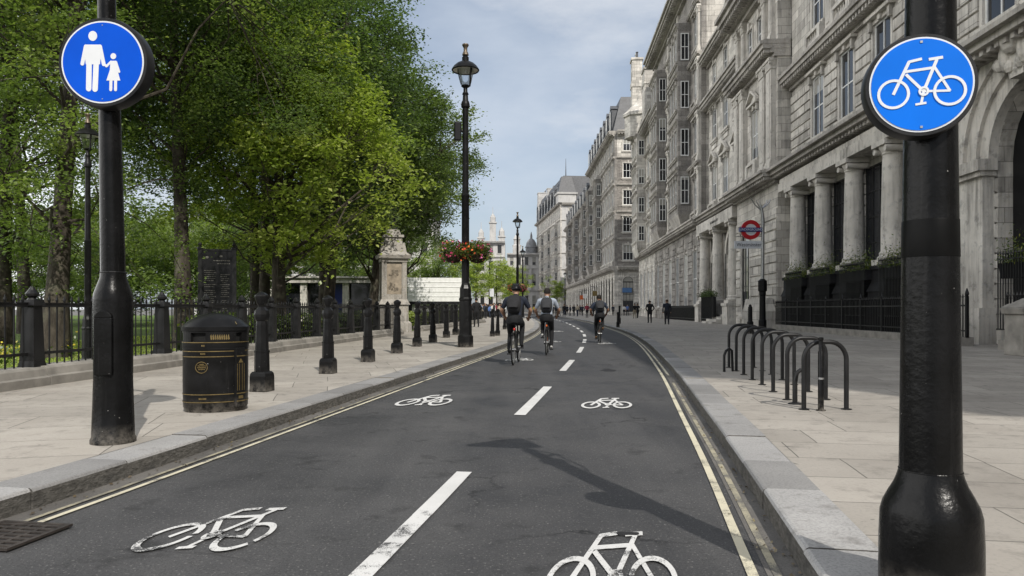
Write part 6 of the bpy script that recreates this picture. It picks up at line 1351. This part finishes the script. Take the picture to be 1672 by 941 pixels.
rider(bk2, 'bareheaded cyclist in a pale grey shirt, middle of the three riders', ['greyblue_top', 'blackcloth', 'white_shoe', 'skin'], 'short', 'pack2', 'dark grey backpack on the cyclist in the pale shirt', 'hair', 'hair_dark', th=-1.2, dz=.015, dy=-.05, turn=.2)
q = gp(980, 560.5); bk3 = make_bicycle((q[0], q[1], .006), head_at(q[1]) + .06, 'bicycle with an orange tube ridden by the rightmost cyclist', 'orange', 1.9)
rider(bk3, 'cyclist in a dark blue shirt, farthest of the riders, right of the centre line', ['darkblue_top', 'blackcloth', 'brown_shoe', 'skin_tan'], 'short', 'pack2', 'charcoal backpack on the rightmost cyclist', 'hair', 'hair_dark', th=1.9, dz=-.02, dy=.04)

def walker(loc, rz, label, mats, sleeve='long', stride=.18, hairmat='hair_dark', arms='swing', scale=1.0, bag=None, longhair=False, sx=1, wide=1.0):
    s = stride * sx; J = dict(pelvis=(0, 0, .95), chest=(0, .03, 1.30), neck=(0, .035, 1.475), head=(0, .055, 1.61), face=(0, 1, -.05), sh_l=(-.185, .025, 1.40), sh_r=(.185, .025, 1.40), hip_l=(-.09, 0, .9), hip_r=(.09, 0, .9),
             kn_l=(-.095, s * .75 + .03, .5), kn_r=(.095, -s * .45 + .05, .5), an_l=(-.095, s * 1.05, .085), an_r=(.095, -s * 1.25, .105 if stride > .1 else .085), to_l=(-.105, s * 1.05 + .15, .03), to_r=(.105, -s * 1.25 + .14, .03))
    if arms == 'pocket': J.update(el_l=(-.29, -.08, 1.14), el_r=(.29, -.08, 1.14), ha_l=(-.2, .06, .96), ha_r=(.2, .06, .96))
    elif arms == 'phone': J.update(el_l=(-.25, .02, 1.12), el_r=(.23, .05, 1.12), ha_l=(-.1, .24, 1.2), ha_r=(.12, .24, 1.18))
    else: J.update(el_l=(-.245, -.05 - s * .3, 1.13), el_r=(.245, -.02 + s * .4, 1.13), ha_l=(-.25, .03 - s * .6, .89), ha_r=(.25, .08 + s * .6, .89), curl=(0, .35, -.4))
    me = person_body('person', J, dict(mats=mats, sleeve=sleeve), .022)
    p = link('person', me); p.location = loc; p.rotation_euler = (0, 0, rz); p.scale = (scale * wide, scale * wide, scale); tag(p, label, 'person', 'people walking on the right pavement')
    hair_mesh((0, .055, 1.61), (0, 1, 0), (0, 0, 1), 1.03, longhair).obj('hair', hairmat, p, True)
    if bag: 
        b_ = thing('shoulder_bag', loc, bag[1], 'bag', None, rz); m = MB(); m.X = T(.27, -.05, .82); m.frustum(0, 0, 0, .3, .05, .16, .04, .13); m.obj('bag_body', bag[0], b_, bevel=.02); m = MB(); m.tube([(.27, -.16, 1.1), (.2, -.02, 1.47), (.27, .06, 1.1)], .012, 6); m.obj('strap', bag[0], b_, True)
    return p
def wp(px, py): return gp(px, py, PV)
BK = 'blackcloth'
walker(wp(1061, 527.5), .05, 'person in a black jacket, hands in pockets, on the right pavement', [BK, BK, 'black_shoe', 'skin'], arms='pocket', stride=.02, wide=1.12)
walker(wp(1089, 530), -.15, 'person in a dark navy jacket just right of the one in the black jacket', ['navy_top', 'grey_trs', 'black_shoe', 'skin'], arms='swing', stride=.06, hairmat='hair_brown', wide=1.12)
walker(wp(1104.5, 521), 2.6, 'person in a white shirt close to the wall railing', ['white_shirt', 'dark_jeans', 'black_shoe', 'skin'], arms='phone', stride=.05, hairmat='hair_brown')
walker(wp(1024.5, 516.6), .1, 'person in a blue patterned shirt at the corner of the side street', ['blue_shirt', 'grey_trs', 'white_shoe', 'skin'], 'short', hairmat='hair_grey')
walker(wp(1019, 515.6), .4, 'person in a white top left of the one in the blue shirt', ['white_shirt', BK, 'black_shoe', 'skin'], hairmat='hair_dark', sx=-1)
walker(wp(1036.5, 520.2), .2, 'person in black with pale trousers, left of a pair near the corner', [BK, 'khaki', 'black_shoe', 'skin'], stride=.12)
walker(wp(1041.2, 519.8), .1, 'person all in black, right of a pair near the corner', [BK, BK, 'black_shoe', 'skin'], stride=.2, sx=-1)
walker(wp(958.5, 519.5), 3.0, 'person in a red top standing by the kerb left of the third cyclist', ['red_top', BK, 'black_shoe', 'skin'], arms='phone', stride=.04, hairmat='hair_brown', longhair=True)
walker(wp(921, 517.5), 3.3, 'person in a dark coat by the far kerb right of the middle cyclist', [BK, 'dark_jeans', 'black_shoe', 'skin'], stride=.16, bag=('beige', 'pale bag carried by the person in the dark coat at the far kerb'))
walker(wp(937, 516.5), .2, 'person in dark clothes standing at the far kerb, second from the middle cyclist', ['grey_trs', BK, 'black_shoe', 'skin'], stride=.03)
walker(wp(943, 517), .3, 'person in beige top between the dark one and the red one at the far kerb', ['beige', 'dark_jeans', 'black_shoe', 'skin_tan'], stride=.1, sx=-1)
w_ = walker(wp(951, 515.8), 2.8, 'person in dark navy far behind the one in red', ['navy_top', BK, 'black_shoe', 'skin'], stride=.14)
walker(wp(872, 513.6), 3.1, 'person in a yellow vest far up the road between the cyclists', ['yellow_vest', BK, 'black_shoe', 'skin'], stride=.1)
walker(wp(778, 534), .3, 'person in a black coat on the left pavement just right of the tall lamp post', [BK, BK, 'black_shoe', 'skin'], stride=.1, arms='pocket')
# small dark figures by the far shopfronts
for i, (px, py, rz_, sc_) in enumerate(((908, 515.5, 3, 1), (913, 516.2, 1, .98), (926, 515.2, .4, 1.02), (931, 516, 2, .95), (947, 515.2, 3.3, 1), (965, 516.8, .3, 1.02), (969, 516.2, 2.7, .97), (898, 514.6, .1, 1), (903, 514.2, 3, 1), (1012, 515.2, .2, 1), (1048, 516.5, 1.4, .96), (1001, 515.5, 3, 1))):
    dup(w_, wp(px, py), rz_, 'small far person in dark clothes by the distant shopfronts', 'far pedestrians by the distant shopfronts', (sc_, sc_, sc_))
# far crowd on the left pavement
r = random.Random(12); cols_ = ['navy_top', BK, 'white_shirt', 'grey_trs', 'red_top', 'blue_shirt', 'beige', 'dark_jeans']; m = MB(); used = cols_ + ['skin', 'hair_dark']
for i in range(95):
    Y = r.uniform(82, 125); x0, x1 = -8.2, -1.0; px = r.uniform(x0, x1); h = r.uniform(.92, 1.08); m.X = T(px, Y, PV) @ Matrix.Rotation(r.uniform(0, 6), 4, 'Z') @ Matrix.Scale(h, 4)
    m.cur = r.choice((1, 3, 7, 1)); s = r.uniform(.02, .18)
    for q in (-1, 1): m.tube([(q * .09, 0, .86), (q * .1, q * s * .4 + .03, .46), (q * .1, q * s, .02)], [.09, .065, .05], 7)
    m.cur = r.randrange(8); m.ball((0, 0, 1.15), .19, .13, .34, 9, 7)
    for q in (-1, 1): m.tube([(q * .18, 0, 1.38), (q * .25, -.02, 1.1), (q * .23, .1, .86)], [.06, .05, .04], 6)
    m.cur = 8; m.ball((0, .02, 1.6), .08, .09, .11, 9, 7); m.cur = 9; m.ball((0, -.015, 1.635), .085, .09, .1, 9, 6)
o = m.obj('crowd', used, None, True); tag(o, 'dense far crowd of people on the left pavement beyond the lamp post', 'crowd', None, 'stuff')
# notices and banners above the crowd
for (px, py, Y, w, h, c, lb) in ((803, 478, 95, 7, 13, 'signwhite', 'white notice board on a pole above the far crowd'), (784, 500, 100, 8, 6, 'signwhite', 'low white placard with red edge left above the crowd'), (821, 470, 110, 6, 9, 'beige', 'pale small board on a post near the second lamp post')):
    k = Y / FPX; t = thing('notice_sign', ((px - 836) * k, Y, PV), lb, 'sign'); zc = CH + (HOR - py) * k - PV; m = MB(); m.tube([(0, 0, 0), (0, 0, zc + h * k / 2)], .05, 6); m.obj('pole', 'iron', t); m = MB(); m.box(-w * k / 2, w * k / 2, -.11, -.06, zc - h * k / 2, zc + h * k / 2); pn = m.obj('panel', c, t)
    if py == 500: m = MB(); m.box(-w * k / 2 - .01, w * k / 2 + .01, -.12, -.055, zc - h * k / 2 - .06, zc - h * k / 2 + .12); m.obj('edge_band', 'red', t)
